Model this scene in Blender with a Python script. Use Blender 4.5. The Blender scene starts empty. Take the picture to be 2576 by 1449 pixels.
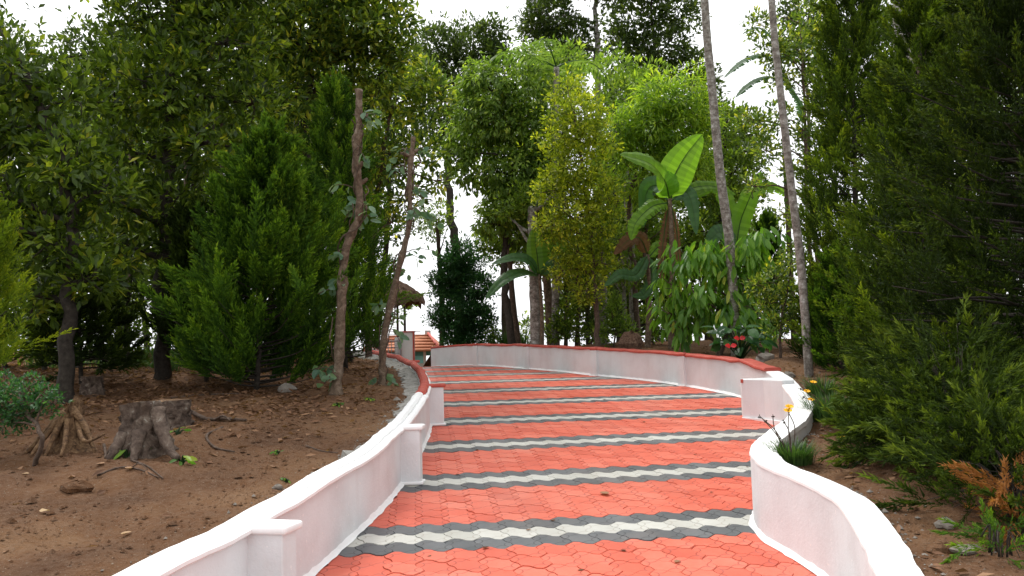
import bpy, math, random
import numpy as np
from mathutils import Matrix, Vector

sc = bpy.context.scene
C = sc.collection
# ------------------------------------------------------------------ camera
F, PITCH, ROLL, TH = 2020.0, math.radians(5.0), math.radians(1.5), math.radians(6.9)
CAM = np.array([0.0, 0.0, 1.5])
cam = bpy.data.cameras.new('camera'); camo = bpy.data.objects.new('camera', cam); C.objects.link(camo)
cam.sensor_width = 36.0; cam.lens = F / 2576 * 36; cam.clip_start = .05; cam.clip_end = 9000
_X = Vector((1, 0, 0)); _up = Vector((0, -math.sin(PITCH), math.cos(PITCH))); _fw = Vector((0, math.cos(PITCH), math.sin(PITCH)))
_r = _X * math.cos(ROLL) - _up * math.sin(ROLL); _u = _X * math.sin(ROLL) + _up * math.cos(ROLL)
M4 = Matrix.Identity(4)
for i in range(3):
    M4[i][0], M4[i][1], M4[i][2], M4[i][3] = _r[i], _u[i], -_fw[i], CAM[i]
camo.matrix_world = M4
sc.camera = camo
# ------------------------------------------------------------------ sky, sun, exposure (overcast)
SUN_EL, SUN_AZ = math.radians(62), math.radians(-35)
w = bpy.data.worlds.new('World'); sc.world = w; w.use_nodes = True
nt = w.node_tree; bg = nt.nodes['Background']
sky = nt.nodes.new('ShaderNodeTexSky'); sky.sky_type = 'NISHITA'; sky.sun_disc = False
sky.sun_elevation = SUN_EL; sky.sun_rotation = SUN_AZ; sky.air_density = 1.0; sky.dust_density = 6.0; sky.ozone_density = 1.0
hs = nt.nodes.new('ShaderNodeHueSaturation'); hs.inputs['Saturation'].default_value = .10
cl_ = nt.nodes.new('ShaderNodeMix'); cl_.data_type = 'RGBA'; cl_.inputs[0].default_value = .65; cl_.inputs[7].default_value = (8.6, 8.7, 8.9, 1)   # even cloud layer
nt.links.new(sky.outputs[0], hs.inputs['Color']); nt.links.new(hs.outputs[0], cl_.inputs[6]); nt.links.new(cl_.outputs[2], bg.inputs['Color'])
bg.inputs['Strength'].default_value = .15
sun = bpy.data.lights.new('sun', 'SUN'); sun.energy = 1.5; sun.angle = math.radians(14); sun.color = (1, .97, .92)
suno = bpy.data.objects.new('sun', sun); C.objects.link(suno)
suno.rotation_euler = (math.pi / 2 - SUN_EL, 0, math.pi - SUN_AZ)
sc.view_settings.view_transform = 'Standard'; sc.view_settings.look = 'None'; sc.view_settings.gamma = 1
sc.view_settings.use_curve_mapping = False; sc.view_settings.exposure = .55
sc.render.engine = 'CYCLES'
sc.cycles.max_bounces = 7; sc.cycles.diffuse_bounces = 4; sc.cycles.glossy_bounces = 2; sc.cycles.transmission_bounces = 4
sc.cycles.use_denoising = True

# ------------------------------------------------------------------ helpers
rng = np.random.default_rng(7)
U = np.array([-math.sin(TH), math.cos(TH)]); V = np.array([math.cos(TH), math.sin(TH)])
def ray(px, py):
    a = (px - 1288) / F; b = (724.5 - py) / F
    c, s = math.cos(ROLL), math.sin(ROLL)
    a, b = a * c + b * s, -a * s + b * c
    return np.array([a, math.cos(PITCH) - b * math.sin(PITCH), math.sin(PITCH) + b * math.cos(PITCH)])
def P(px, py, d):                       # photo pixel (2576 wide) at a distance d in front of the camera
    r = ray(px, py); return CAM + r * (d / r[1])
def project(p):
    q = (p - CAM)
    r = np.array(_r); u = np.array(_u); f = np.array(_fw)
    z = q @ f
    return 1288 + F * (q @ r) / z, 724.5 - F * (q @ u) / z, z
UT = np.array([-8, 0, 4.75, 6.04, 7.33, 8.62, 9.91, 11.2, 12.49, 13.78, 15.07, 16.36, 17.2, 18.1, 20, 24, 30, 45, 80])
ZT = np.array([-.8, 0, .49, .605, .728, .85, .965, 1.065, 1.155, 1.232, 1.295, 1.35, 1.375, 1.35, 1.18, .6, -1.0, -6, -15])
_ud = np.linspace(-8, 80, 3000); _zd = np.interp(_ud, UT, ZT); _k = np.ones(31) / 31
_zs = _zd.copy(); _zs[15:-15] = np.convolve(_zd, _k, 'valid')
def rzu(u): return np.interp(u, _ud, _zs)
def rz(x, y): return rzu(x * U[0] + y * U[1])
def slope(u): return (rzu(u + .1) - rzu(u - .1)) / .2

_perm = np.random.default_rng(3).random((64, 64))
def vnoise(x, y):
    x = np.asarray(x, float); y = np.asarray(y, float)
    xi = np.floor(x).astype(int); yi = np.floor(y).astype(int); fx = x - xi; fy = y - yi
    fx = fx * fx * (3 - 2 * fx); fy = fy * fy * (3 - 2 * fy)
    g = lambda a, b: _perm[a % 64, b % 64]
    return (g(xi, yi) * (1 - fx) + g(xi + 1, yi) * fx) * (1 - fy) + (g(xi, yi + 1) * (1 - fx) + g(xi + 1, yi + 1) * fx) * fy - .5
def fbm(x, y, o=4):
    s = 0; a = 1
    for i in range(o): s = s + a * vnoise(x * 2 ** i + 17 * i, y * 2 ** i + 5 * i); a *= .5
    return s

def mk(name, verts, tris=None, quads=None, smooth=False, tint=None, mats=(), midx=None, polys=None):
    verts = np.asarray(verts, np.float32).reshape(-1, 3)
    me = bpy.data.meshes.new(name)
    loops = []; starts = []; tot = []
    n = 0
    for fa, k in ((tris, 3), (quads, 4)):
        if fa is not None and len(fa):
            fa = np.asarray(fa, np.int32).reshape(-1, k)
            loops.append(fa.ravel()); starts.append(n + np.arange(len(fa)) * k); tot.append(np.full(len(fa), k)); n += fa.size
    if polys:
        for p in polys:
            loops.append(np.asarray(p, np.int32)); starts.append(np.array([n])); tot.append(np.array([len(p)])); n += len(p)
    loops = np.concatenate(loops).astype(np.int32); starts = np.concatenate(starts).astype(np.int32); tot = np.concatenate(tot).astype(np.int32)
    me.vertices.add(len(verts)); me.vertices.foreach_set('co', verts.ravel())
    me.loops.add(len(loops)); me.loops.foreach_set('vertex_index', loops)
    me.polygons.add(len(starts)); me.polygons.foreach_set('loop_start', starts); me.polygons.foreach_set('loop_total', tot)
    me.polygons.foreach_set('use_smooth', np.full(len(starts), bool(smooth)))
    for m in mats: me.materials.append(m)
    if midx is not None: me.polygons.foreach_set('material_index', np.asarray(midx, np.int32))
    if tint is not None:
        a = me.attributes.new('tint', 'FLOAT', 'POINT'); a.data.foreach_set('value', np.asarray(tint, np.float32))
    me.update(calc_edges=True)
    return me
def obj(name, me, parent=None, loc=None):
    o = bpy.data.objects.new(name, me); C.objects.link(o)
    if parent is not None:
        o.parent = parent; r = parent
        while r.parent is not None: r = r.parent
        o.matrix_parent_inverse = Matrix.Translation(-r.location) if parent is r else Matrix.Identity(4)
    if loc is not None: o.location = loc
    return o
def tag(o, label=None, cat=None, group=None, kind=None):
    if label: o['label'] = label
    if cat: o['category'] = cat
    if group: o['group'] = group
    if kind: o['kind'] = kind
    return o
def thing(name, label, cat, loc=(0, 0, 0), group=None):
    o = bpy.data.objects.new(name, None); o.empty_display_size = .1; C.objects.link(o); o.location = loc
    return tag(o, label, cat, group)
def norm(v): return v / np.maximum(np.linalg.norm(v, axis=-1, keepdims=True), 1e-9)
def cat_(parts):                        # merge (verts, tris) or (verts, quads) lists
    vs = []; fs = []; n = 0
    for v, f in parts:
        v = np.asarray(v).reshape(-1, 3); vs.append(v); fs.append(np.asarray(f) + n); n += len(v)
    return np.concatenate(vs), np.concatenate(fs)
def crom(pts, n):                       # Catmull-Rom through points
    p = np.asarray(pts, float); q = np.vstack([2 * p[0] - p[1], p, 2 * p[-1] - p[-2]]); out = []
    for i in range(len(p) - 1):
        a, b, c, d = q[i], q[i + 1], q[i + 2], q[i + 3]
        t = np.linspace(0, 1, n, endpoint=False)[:, None]
        out.append(.5 * (2 * b + (c - a) * t + (2 * a - 5 * b + 4 * c - d) * t ** 2 + (3 * b - a - 3 * c + d) * t ** 3))
    out.append(p[-1:]); return np.vstack(out)
def tube(path, rad, sides=7, seed=0, rough=0.0):   # (verts, quads) of a tapered tube with closed tips
    path = np.asarray(path, float); n = len(path); rad = np.broadcast_to(np.asarray(rad, float), (n,))
    t = norm(np.gradient(path, axis=0)); ref = np.array([0.3, 1, 0.1]) if abs(t[0, 2]) > .7 else np.array([0, 0, 1.0])
    a = norm(np.cross(t, ref)); b = np.cross(t, a)
    th = np.arange(sides) / sides * 2 * np.pi
    r = rad[:, None] * (1 + (rough * np.random.default_rng(seed).normal(size=(n, sides)) if rough else 0))
    v = path[:, None] + (a[:, None] * np.cos(th)[None, :, None] + b[:, None] * np.sin(th)[None, :, None]) * np.broadcast_to(r, (n, sides))[..., None]
    v = v.reshape(-1, 3); q = []
    for i in range(n - 1):
        k = np.arange(sides); q.append(np.stack([i * sides + k, i * sides + (k + 1) % sides, (i + 1) * sides + (k + 1) % sides, (i + 1) * sides + k], 1))
    q = np.concatenate(q)
    m = len(v); v = np.vstack([v, path[0], path[-1]]); k = np.arange(sides)
    c0 = np.stack([np.full(sides, m), (k + 1) % sides, k, k], 1)   # fans kept as thin quads
    e = (n - 1) * sides
    caps = [[m, (i + 1) % sides, i] for i in range(sides)] + [[m + 1, e + i, e + (i + 1) % sides] for i in range(sides)]
    return v, q, caps
def tubes(name, specs, mats, sides=7, smooth=True, rough=0.0):
    V_ = []; Q = []; T = []; n = 0
    for i, (p, r) in enumerate(specs):
        v, q, c = tube(p, r, sides, i, rough); V_.append(v); Q.append(q + n); T.append(np.array(c) + n); n += len(v)
    return mk(name, np.concatenate(V_), tris=np.concatenate(T), quads=np.concatenate(Q), smooth=smooth, mats=mats)
def box(x0, x1, y0, y1, z0, z1):
    v = np.array([[x, y, z] for z in (z0, z1) for y in (y0, y1) for x in (x0, x1)], float)
    q = np.array([[0, 2, 3, 1], [4, 5, 7, 6], [0, 1, 5, 4], [2, 6, 7, 3], [0, 4, 6, 2], [1, 3, 7, 5]]); return v, q
def bevel(o, wd, seg=2):
    m = o.modifiers.new('bevel', 'BEVEL'); m.width = wd; m.segments = seg; m.limit_method = 'ANGLE'; return o

# ------------------------------------------------------------------ materials
def newmat(name):
    m = bpy.data.materials.new(name); m.use_nodes = True; nt = m.node_tree
    return m, nt, nt.nodes['Principled BSDF'], nt.nodes['Material Output']
def nd(nt, t, **kw):
    n = nt.nodes.new(t)
    for k, v in kw.items(): setattr(n, k, v)
    return n
def ramp(nt, stops, fac):
    r = nd(nt, 'ShaderNodeValToRGB'); e = r.color_ramp.elements
    e[0].position, e[0].color = stops[0][0], (*stops[0][1], 1); e[1].position, e[1].color = stops[-1][0], (*stops[-1][1], 1)
    for p, c in stops[1:-1]:
        k = e.new(p); k.color = (*c, 1)
    nt.links.new(fac, r.inputs[0]); return r.outputs[0]
def mathn(nt, op, a, b=None, c=None, clamp=False):
    n = nd(nt, 'ShaderNodeMath', operation=op, use_clamp=clamp)
    for i, v in enumerate((a, b, c)):
        if v is None: continue
        if isinstance(v, (int, float)): n.inputs[i].default_value = v
        else: nt.links.new(v, n.inputs[i])
    return n.outputs[0]
def noise(nt, scale, detail=5, rough=.6, vec=None, dist=0):
    n = nd(nt, 'ShaderNodeTexNoise'); n.inputs['Scale'].default_value = scale; n.inputs['Detail'].default_value = detail
    n.inputs['Roughness'].default_value = rough; n.inputs['Distortion'].default_value = dist
    if vec is None:
        g = nd(nt, 'ShaderNodeNewGeometry'); vec = g.outputs['Position']
    nt.links.new(vec, n.inputs['Vector']); return n.outputs['Fac']
def mix(nt, fac, a, b, mode='MIX'):
    n = nd(nt, 'ShaderNodeMix', data_type='RGBA', blend_type=mode)
    for i, v in ((0, fac), (6, a), (7, b)):
        if isinstance(v, (int, float)): n.inputs[i].default_value = v
        elif isinstance(v, tuple): n.inputs[i].default_value = (*v, 1)
        else: nt.links.new(v, n.inputs[i])
    return n.outputs[2]
def bumpn(nt, bsdf, h, strength, dist):
    b = nd(nt, 'ShaderNodeBump'); b.inputs['Strength'].default_value = strength; b.inputs['Distance'].default_value = dist
    nt.links.new(h, b.inputs['Height']); nt.links.new(b.outputs[0], bsdf.inputs['Normal'])
def simple(name, stops, scale=8, rough=.8, bump=.4, bd=.01, detail=6, spec=.3, dist=0):
    m, nt, b, o = newmat(name); f = noise(nt, scale, detail, .65, dist=dist)
    nt.links.new(ramp(nt, stops, f), b.inputs['Base Color']); b.inputs['Roughness'].default_value = rough
    b.inputs['Specular IOR Level'].default_value = spec
    if bump: bumpn(nt, b, f, bump, bd)
    return m
def leafmat(name, stops, rough=.5, trans=.40, spec=.32, tboost=1.75):
    m, nt, b, o = newmat(name)
    a = nd(nt, 'ShaderNodeAttribute', attribute_name='tint'); col = ramp(nt, stops, a.outputs['Fac'])
    nt.links.new(col, b.inputs['Base Color']); b.inputs['Roughness'].default_value = rough; b.inputs['Specular IOR Level'].default_value = spec
    t = nd(nt, 'ShaderNodeBsdfTranslucent'); tc = mix(nt, 1.0, col, (1.25 * tboost, 1.25 * tboost, .55 * tboost), 'MULTIPLY'); nt.links.new(tc, t.inputs[0])
    mx = nd(nt, 'ShaderNodeMixShader'); mx.inputs[0].default_value = trans
    nt.links.new(b.outputs[0], mx.inputs[1]); nt.links.new(t.outputs[0], mx.inputs[2]); nt.links.new(mx.outputs[0], o.inputs[0])
    return m
MT = {}
MT['glossy'] = leafmat('glossy_leaf', [(0, (.022, .042, .008)), (.5, (.065, .11, .015)), (.8, (.155, .22, .025)), (.985, (.28, .34, .035)), (1, (.33, .33, .035))], .42, .42)
MT['glossy_y'] = leafmat('yellow_green_leaf', [(0, (.035, .07, .015)), (.45, (.08, .14, .025)), (.8, (.26, .33, .04)), (1, (.46, .45, .05))], .42)
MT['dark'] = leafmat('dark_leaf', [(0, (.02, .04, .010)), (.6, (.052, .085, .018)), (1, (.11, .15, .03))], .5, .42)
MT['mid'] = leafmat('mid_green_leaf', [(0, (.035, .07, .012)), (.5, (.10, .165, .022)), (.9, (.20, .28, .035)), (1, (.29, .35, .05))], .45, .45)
MT['fresh'] = leafmat('fresh_green_leaf', [(0, (.05, .095, .016)), (.5, (.13, .21, .036)), (.9, (.25, .35, .06)), (1, (.35, .42, .08))], .42, .48)
MT['gold'] = leafmat('golden_small_leaf', [(0, (.07, .11, .010)), (.45, (.19, .25, .02)), (.8, (.36, .40, .035)), (1, (.52, .52, .05))], .45, .45)
MT['lime'] = leafmat('lime_leaf', [(0, (.05, .11, .02)), (.5, (.18, .29, .03)), (1, (.36, .45, .05))], .45, .48)
MT['shrub'] = leafmat('small_shrub_leaf', [(0, (.015, .05, .018)), (.6, (.03, .10, .03)), (1, (.07, .17, .05))], .4)
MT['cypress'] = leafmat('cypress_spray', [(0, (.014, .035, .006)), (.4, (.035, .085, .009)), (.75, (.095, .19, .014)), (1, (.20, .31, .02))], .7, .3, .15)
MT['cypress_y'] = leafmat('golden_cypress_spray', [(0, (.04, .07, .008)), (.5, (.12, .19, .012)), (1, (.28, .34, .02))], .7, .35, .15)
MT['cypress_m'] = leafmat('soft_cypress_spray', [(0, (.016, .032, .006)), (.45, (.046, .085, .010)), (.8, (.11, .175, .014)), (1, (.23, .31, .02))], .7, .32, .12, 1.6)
MT['cypress_d'] = leafmat('dark_cypress_spray', [(0, (.010, .018, .005)), (.45, (.020, .037, .006)), (.8, (.048, .08, .009)), (1, (.125, .175, .017))], .7, .28, .12, 1.4)  # ramp darkened to stand in for shade that the open sky leaves out
MT['deadspray'] = leafmat('dead_spray', [(0, (.16, .06, .02)), (1, (.36, .16, .05))], .8, .25, .1)
MT['banana'] = leafmat('banana_leaf', [(0, (.09, .19, .02)), (.5, (.15, .30, .03)), (1, (.24, .42, .05))], .4, .55, .3, 1.7)
MT['banana_d'] = leafmat('dark_banana_leaf', [(0, (.03, .085, .03)), (1, (.07, .17, .05))], .4, .4, .35)
MT['banana_dry'] = leafmat('dry_banana_leaf', [(0, (.09, .05, .028)), (1, (.20, .11, .06))], .8, .3, .1)
MT['cocoa'] = leafmat('large_drooping_leaf', [(0, (.05, .13, .02)), (.5, (.11, .24, .03)), (.9, (.20, .34, .04)), (1, (.36, .40, .06))], .42, .45)
MT['pepper'] = leafmat('grey_green_vine_leaf', [(0, (.06, .13, .08)), (1, (.18, .28, .18))], .35, .3)
MT['palm'] = leafmat('palm_leaflet', [(0, (.05, .11, .02)), (.6, (.12, .2, .05)), (1, (.3, .36, .14))], .4, .4)
MT['grass'] = leafmat('grass_blade', [(0, (.02, .05, .014)), (.6, (.045, .10, .024)), (1, (.11, .17, .05))], .5, .35)
MT['litter'] = leafmat('dry_leaf', [(0, (.07, .035, .02)), (.5, (.18, .092, .05)), (.85, (.32, .19, .11)), (1, (.46, .35, .2))], .75, .15, .2)
MT['petal'] = leafmat('yellow_petal', [(0, (.75, .42, .01)), (1, (.85, .55, .02))], .5, .3)
MT['spathe'] = leafmat('red_flower', [(0, (.6, .03, .04)), (1, (.75, .06, .07))], .3, .2)
MT['bark'] = simple('brown_bark', [(.3, (.045, .03, .022)), (.55, (.11, .075, .055)), (.75, (.2, .15, .12))], 22, .9, .8, .02, dist=.6)
MT['bark_d'] = simple('dark_bark', [(.3, (.02, .016, .013)), (.6, (.055, .045, .036)), (.8, (.10, .085, .07))], 20, .9, .8, .02)
MT['bark_r'] = simple('reddish_bark', [(.3, (.055, .038, .026)), (.5, (.13, .09, .06)), (.62, (.20, .15, .11)), (.8, (.33, .28, .23))], 16, .9, .9, .02, dist=.8)
def palmbark():
    m, nt, b, o = newmat('palm_bark')
    g = nd(nt, 'ShaderNodeNewGeometry'); sx = nd(nt, 'ShaderNodeSeparateXYZ'); nt.links.new(g.outputs['Position'], sx.inputs[0])
    f = noise(nt, 14, 6, .7); zz = mathn(nt, 'ADD', mathn(nt, 'MULTIPLY', sx.outputs[2], 9.0), mathn(nt, 'MULTIPLY', f, .7))
    rg = mathn(nt, 'PINGPONG', zz, .5); line = mathn(nt, 'LESS_THAN', rg, .06)
    col = ramp(nt, [(.34, (.07, .06, .05)), (.46, (.19, .165, .14)), (.56, (.30, .28, .25)), (.68, (.52, .51, .48))], f)
    nt.links.new(mix(nt, mathn(nt, 'MULTIPLY', line, .45), col, (.09, .075, .06)), b.inputs['Base Color']); b.inputs['Roughness'].default_value = .85
    bumpn(nt, b, mathn(nt, 'SUBTRACT', f, mathn(nt, 'MULTIPLY', line, .5)), .6, .015); return m
MT['palmbark'] = palmbark()
MT['cutwood'] = simple('old_fibrous_wood', [(.3, (.055, .032, .02)), (.5, (.16, .09, .045)), (.7, (.29, .18, .095))], 25, .85, .8, .02, dist=1.2)
MT['stump'] = simple('stump_bark', [(.3, (.05, .034, .026)), (.52, (.12, .085, .065)), (.62, (.17, .13, .10)), (.72, (.36, .34, .29))], 18, .92, 1.0, .03, dist=.4)
def soil():
    m, nt, b, o = newmat('red_brown_soil')
    f1 = noise(nt, 1.3, 6, .6); f2 = noise(nt, 26, 6, .7); f3 = noise(nt, 90, 3, .6)
    c = ramp(nt, [(.33, (.082, .036, .016)), (.5, (.135, .063, .028)), (.66, (.19, .10, .048))], f1)
    c = mix(nt, ramp(nt, [(.35, (0, 0, 0)), (.7, (.8, .8, .8))], f2), c, mix(nt, .5, c, (.24, .165, .115)))
    c = mix(nt, mathn(nt, 'GREATER_THAN', f3, .665), c, (  .25, .20, .15))
    nt.links.new(c, b.inputs['Base Color']); b.inputs['Roughness'].default_value = .95; b.inputs['Specular IOR Level'].default_value = .15
    bumpn(nt, b, mathn(nt, 'ADD', f2, mathn(nt, 'MULTIPLY', f3, .6)), .9, .03); return m
MT['soil'] = soil()
MT['valley'] = simple('valley_green', [(.3, (.03, .05, .02)), (.7, (.07, .09, .04))], .05, .95, 0)
def plaster():
    m, nt, b, o = newmat('whitewashed_plaster')
    f1 = noise(nt, 2.2, 5, .6); f2 = noise(nt, 60, 4, .6)
    g = nd(nt, 'ShaderNodeNewGeometry'); mp = nd(nt, 'ShaderNodeMapping'); mp.inputs['Scale'].default_value = (9, 9, 1.2)
    nt.links.new(g.outputs['Position'], mp.inputs[0]); f3 = noise(nt, 1.0, 4, .6, mp.outputs[0])
    c = ramp(nt, [(.32, (.63, .63, .635)), (.5, (.69, .71, .72)), (.68, (.73, .76, .77))], f1)
    c = mix(nt, ramp(nt, [(.5, (0, 0, 0)), (.75, (.22, .22, .22))], f3), c, (.54, .48, .47))
    c = mix(nt, mathn(nt, 'GREATER_THAN', noise(nt, 38, 2, .5), .70), c, (.78, .77, .76))
    nt.links.new(c, b.inputs['Base Color']); b.inputs['Roughness'].default_value = .85; b.inputs['Specular IOR Level'].default_value = .25
    bumpn(nt, b, f2, .35, .006); return m
MT['plaster'] = plaster()
MT['white'] = simple('fresh_white_paint', [(.3, (.80, .80, .79)), (.7, (.86, .86, .86))], 12, .6, .25, .006)
MT['redpaint'] = simple('red_oxide_paint', [(.3, (.36, .055, .04)), (.55, (.46, .085, .06)), (.75, (.52, .13, .10))], 9, .6, .3, .006)
MT['mortar'] = simple('grey_mortar', [(.3, (.16, .15, .13)), (.5, (.28, .27, .245)), (.75, (.40, .39, .36))], 14, .9, .9, .02)
MT['metal'] = simple('grey_gate_metal', [(.3, (.22, .22, .23)), (.7, (.33, .33, .34))], 10, .5, 0)
MT['pole'] = simple('dark_post_paint', [(.3, (.06, .04, .04)), (.7, (.10, .07, .06))], 10, .6, 0)
MT['teal'] = simple('teal_wall_paint', [(.3, (.10, .33, .31)), (.7, (.14, .40, .37))], 3, .8, 0)
MT['thatch'] = simple('dry_thatch', [(.3, (.07, .038, .026)), (.5, (.15, .085, .058)), (.7, (.25, .165, .11))], 30, .95, 1, .04)
MT['rooftile'] = simple('orange_roof_tile', [(.3, (.40, .14, .07)), (.7, (.52, .22, .12))], 6, .8, .2, .01)
MT['rock'] = simple('grey_rock', [(.3, (.12, .10, .085)), (.7, (.30, .27, .23))], 14, .9, .7, .02)
MT['stone_w'] = simple('pale_painted_wall', [(.3, (.6, .6, .58)), (.7, (.72, .72, .70))], 3, .8, .1, .01)

# paver geometry and material (S-edged interlocking concrete blocks)
PP, QQ, U0 = .165, 1.29 / 8, 4.75
AH, AV = .029, .025
def pavermat(name, stops, groove):
    m, nt, b, o = newmat(name)
    g = nd(nt, 'ShaderNodeNewGeometry')
    def dot(vec):
        n = nd(nt, 'ShaderNodeVectorMath', operation='DOT_PRODUCT'); nt.links.new(g.outputs['Position'], n.inputs[0]); n.inputs[1].default_value = (vec[0], vec[1], 0); return n.outputs['Value']
    u = mathn(nt, 'SUBTRACT', dot(U), U0 - QQ / 2); v = dot(V)
    def cell(x, p):                      # signed distance to nearest multiple of p
        k = mathn(nt, 'DIVIDE', x, p); return mathn(nt, 'MULTIPLY', mathn(nt, 'SUBTRACT', k, mathn(nt, 'ROUND', k)), p)
    su = mathn(nt, 'SINE', mathn(nt, 'MULTIPLY', v, 2 * math.pi / PP)); sv = mathn(nt, 'SINE', mathn(nt, 'MULTIPLY', u, 2 * math.pi / QQ))
    d1 = mathn(nt, 'ABSOLUTE', mathn(nt, 'ADD', cell(u, QQ), mathn(nt, 'MULTIPLY', su, AH)))
    d2 = mathn(nt, 'ABSOLUTE', mathn(nt, 'ADD', cell(v, PP), mathn(nt, 'MULTIPLY', sv, AV)))
    d = mathn(nt, 'MINIMUM', d1, d2)
    line = mathn(nt, 'SUBTRACT', 1.0, mathn(nt, 'DIVIDE', d, .005), clamp=True)
    f1 = noise(nt, 3.0, 4, .6); f2 = noise(nt, 45, 5, .65); f0 = noise(nt, 1.1, 3, .5)
    oi = nd(nt, 'ShaderNodeObjectInfo'); rp = mathn(nt, 'ADD', g.outputs['Random Per Island'], oi.outputs['Random'])
    rp = mathn(nt, 'FRACT', rp)
    k = mathn(nt, 'ADD', mathn(nt, 'MULTIPLY', f1, .5), mathn(nt, 'ADD', mathn(nt, 'MULTIPLY', f2, .2), mathn(nt, 'MULTIPLY', rp, .3)))
    c = ramp(nt, stops, k)
    dust = noise(nt, .9, 5, .65, dist=.5); c = mix(nt, ramp(nt, [(.5, (0, 0, 0)), (.72, (.32, .32, .32))], dust), c, mix(nt, .55, c, (.42, .30, .24)))
    c = mix(nt, ramp(nt, [(.62, (0, 0, 0)), (.74, (.35, .35, .35))], noise(nt, 7, 5, .7)), c, mix(nt, .5, c, (.10, .06, .05)))
    c = mix(nt, mathn(nt, 'MULTIPLY', line, .8), c, groove)
    nt.links.new(c, b.inputs['Base Color'])
    b.inputs['Roughness'].default_value = .5; b.inputs['Specular IOR Level'].default_value = .4
    nt.links.new(mathn(nt, 'ADD', mathn(nt, 'MULTIPLY', f0, .35), .33), b.inputs['Roughness'])
    bumpn(nt, b, mathn(nt, 'SUBTRACT', mathn(nt, 'MULTIPLY', f2, .25), line), .5, .004); return m
MT['p_red'] = pavermat('red_paver', [(.3, (.50, .082, .045)), (.5, (.60, .112, .063)), (.72, (.65, .17, .11))], (.24, .03, .02))
MT['p_grey'] = pavermat('charcoal_paver', [(.3, (.065, .07, .075)), (.5, (.095, .10, .105)), (.72, (.14, .145, .15))], (.025, .025, .025))
MT['p_white'] = pavermat('cream_paver', [(.3, (.38, .375, .335)), (.5, (.45, .445, .405)), (.72, (.53, .525, .48))], (.33, .30, .25))
MT['joint'] = simple('joint_sand', [(.3, (.13, .025, .018)), (.7, (.22, .045, .03))], 30, .95, .4, .005)

# ------------------------------------------------------------------ walls in plan
RW = crom([(.95, -3), (1.02, -1), (1.1, 1), (1.19, 2.3), (1.27, 2.91), (1.34, 3.17), (1.45, 3.6), (1.495, 3.9), (1.45, 4.25), (1.39, 4.5), (1.375, 4.7), (1.42, 4.95), (1.56, 5.27),
           (1.74, 5.59), (1.98, 6.0), (2.18, 6.4), (2.34, 6.8), (2.46, 7.24), (2.62, 7.91), (2.77, 8.6), (2.84, 9.25), (2.82, 9.95), (2.66, 10.58), (2.39, 11.31), (2.0, 12.1), (1.57, 12.79),
           (1.3, 13.15), (.82, 14.1), (.2, 15.2), (-.35, 16.2), (-.93, 17.15), (-1.4, 17.65), (-1.85, 18.0)], 10)
LW = crom([(-1.75, -3), (-1.68, -1), (-1.58, 1), (-1.46, 2.3), (-1.36, 3.0), (-1.22, 3.41), (-1.12, 3.8), (-1.03, 4.25), (-.93, 4.9), (-.865, 5.54), (-.835, 6.2), (-.83, 6.9), (-.845, 7.7),
           (-.89, 8.45), (-1.04, 9.43), (-1.26, 10.49), (-1.56, 11.58), (-1.87, 12.4), (-2.3, 13.6), (-2.75, 15.2), (-3.0, 17), (-3.0, 18.2)], 10)
def xr(y): return np.interp(y, np.r_[RW[:, 1], 20, 26, 60], np.r_[RW[:, 0], -3.2, -6, -20])
def xl(y): return np.interp(y, np.r_[LW[:, 1], 20, 26, 60], np.r_[LW[:, 0], -4.4, -8, -22.5])
def G(x, y):                             # bank height outside the walls
    x = np.asarray(x, float); y = np.asarray(y, float)
    tl = xl(y) - x; tr = x - xr(y)
    n = .10 * fbm(x * .8, y * .8) + .05 * fbm(x * 3.1, y * 3.1)
    zl = rz(np.maximum(x, -14), y) + .34 + .03 * np.clip(tl, 0, 6) + n * np.clip(tl * 2.5, .1, 1) - .12 * np.clip(tl - 12, 0, 200)
    sm = lambda a: np.clip(a, 0, 1) ** 2 * (3 - 2 * np.clip(a, 0, 1))
    hump = .05 * sm((x - .8) / 1.5) * sm((y - 8.6) / 1.5) * sm(tr / .5) - .04 * sm((tr) / .15) * sm((6.6 - y) / .6) * sm((.75 - tr) / .2) * sm((y - 4.2) / .3)
    zr = rz(np.minimum(x, 14), y) + .35 + .025 * np.clip(tr, 0, 3) * sm((12 - y) / 3) + hump + n * np.clip(tr * 2.5, .1, 1) - .12 * np.clip(tr - 12, 0, 200)
    zr = zr - .75 * sm((y - 17.9) / 1.2); zl = zl - .5 * sm((y - 18.2) / 2)
    return np.maximum(np.where(tl > 0, zl, np.where(tr > 0, zr, rz(x, y))), -15.2)

# ------------------------------------------------------------------ ground
gv, gq = box(-3000, 3000, -3000, 6000, -16.5, -15.3)
tag(obj('ground', mk('ground', gv, quads=gq, mats=[MT['valley']])), kind='structure')
yy = np.concatenate([np.linspace(-3, 2, 40)[:-1], np.linspace(2, 10, 160)[:-1], np.linspace(10, 20, 70)[:-1], np.linspace(20, 34, 60)[:-1], np.linspace(34, 90, 40)])
tt = np.concatenate([np.linspace(.06, 4, 80)[:-1], 4 + np.linspace(0, 1, 60) ** 1.8 * 70])
for nm, sgn, xf in (('earth_bank_left', -1, xl), ('earth_bank_right', 1, xr)):
    Y, T = np.meshgrid(yy, tt, indexing='ij'); X = xf(Y) + sgn * T
    Z = G(X, Y) + .012 * fbm(X * 14, Y * 14, 3)
    n0, n1 = Y.shape; idx = np.arange(n0 * n1).reshape(n0, n1)
    q = np.stack([idx[:-1, :-1], idx[1:, :-1], idx[1:, 1:], idx[:-1, 1:]], -1).reshape(-1, 4)
    if sgn > 0: q = q[:, ::-1]
    me = mk(nm, np.stack([X, Y, Z], -1).reshape(-1, 3), quads=q, smooth=True, mats=[MT['soil']])
    tag(obj(nm, me), kind='structure')

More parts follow.
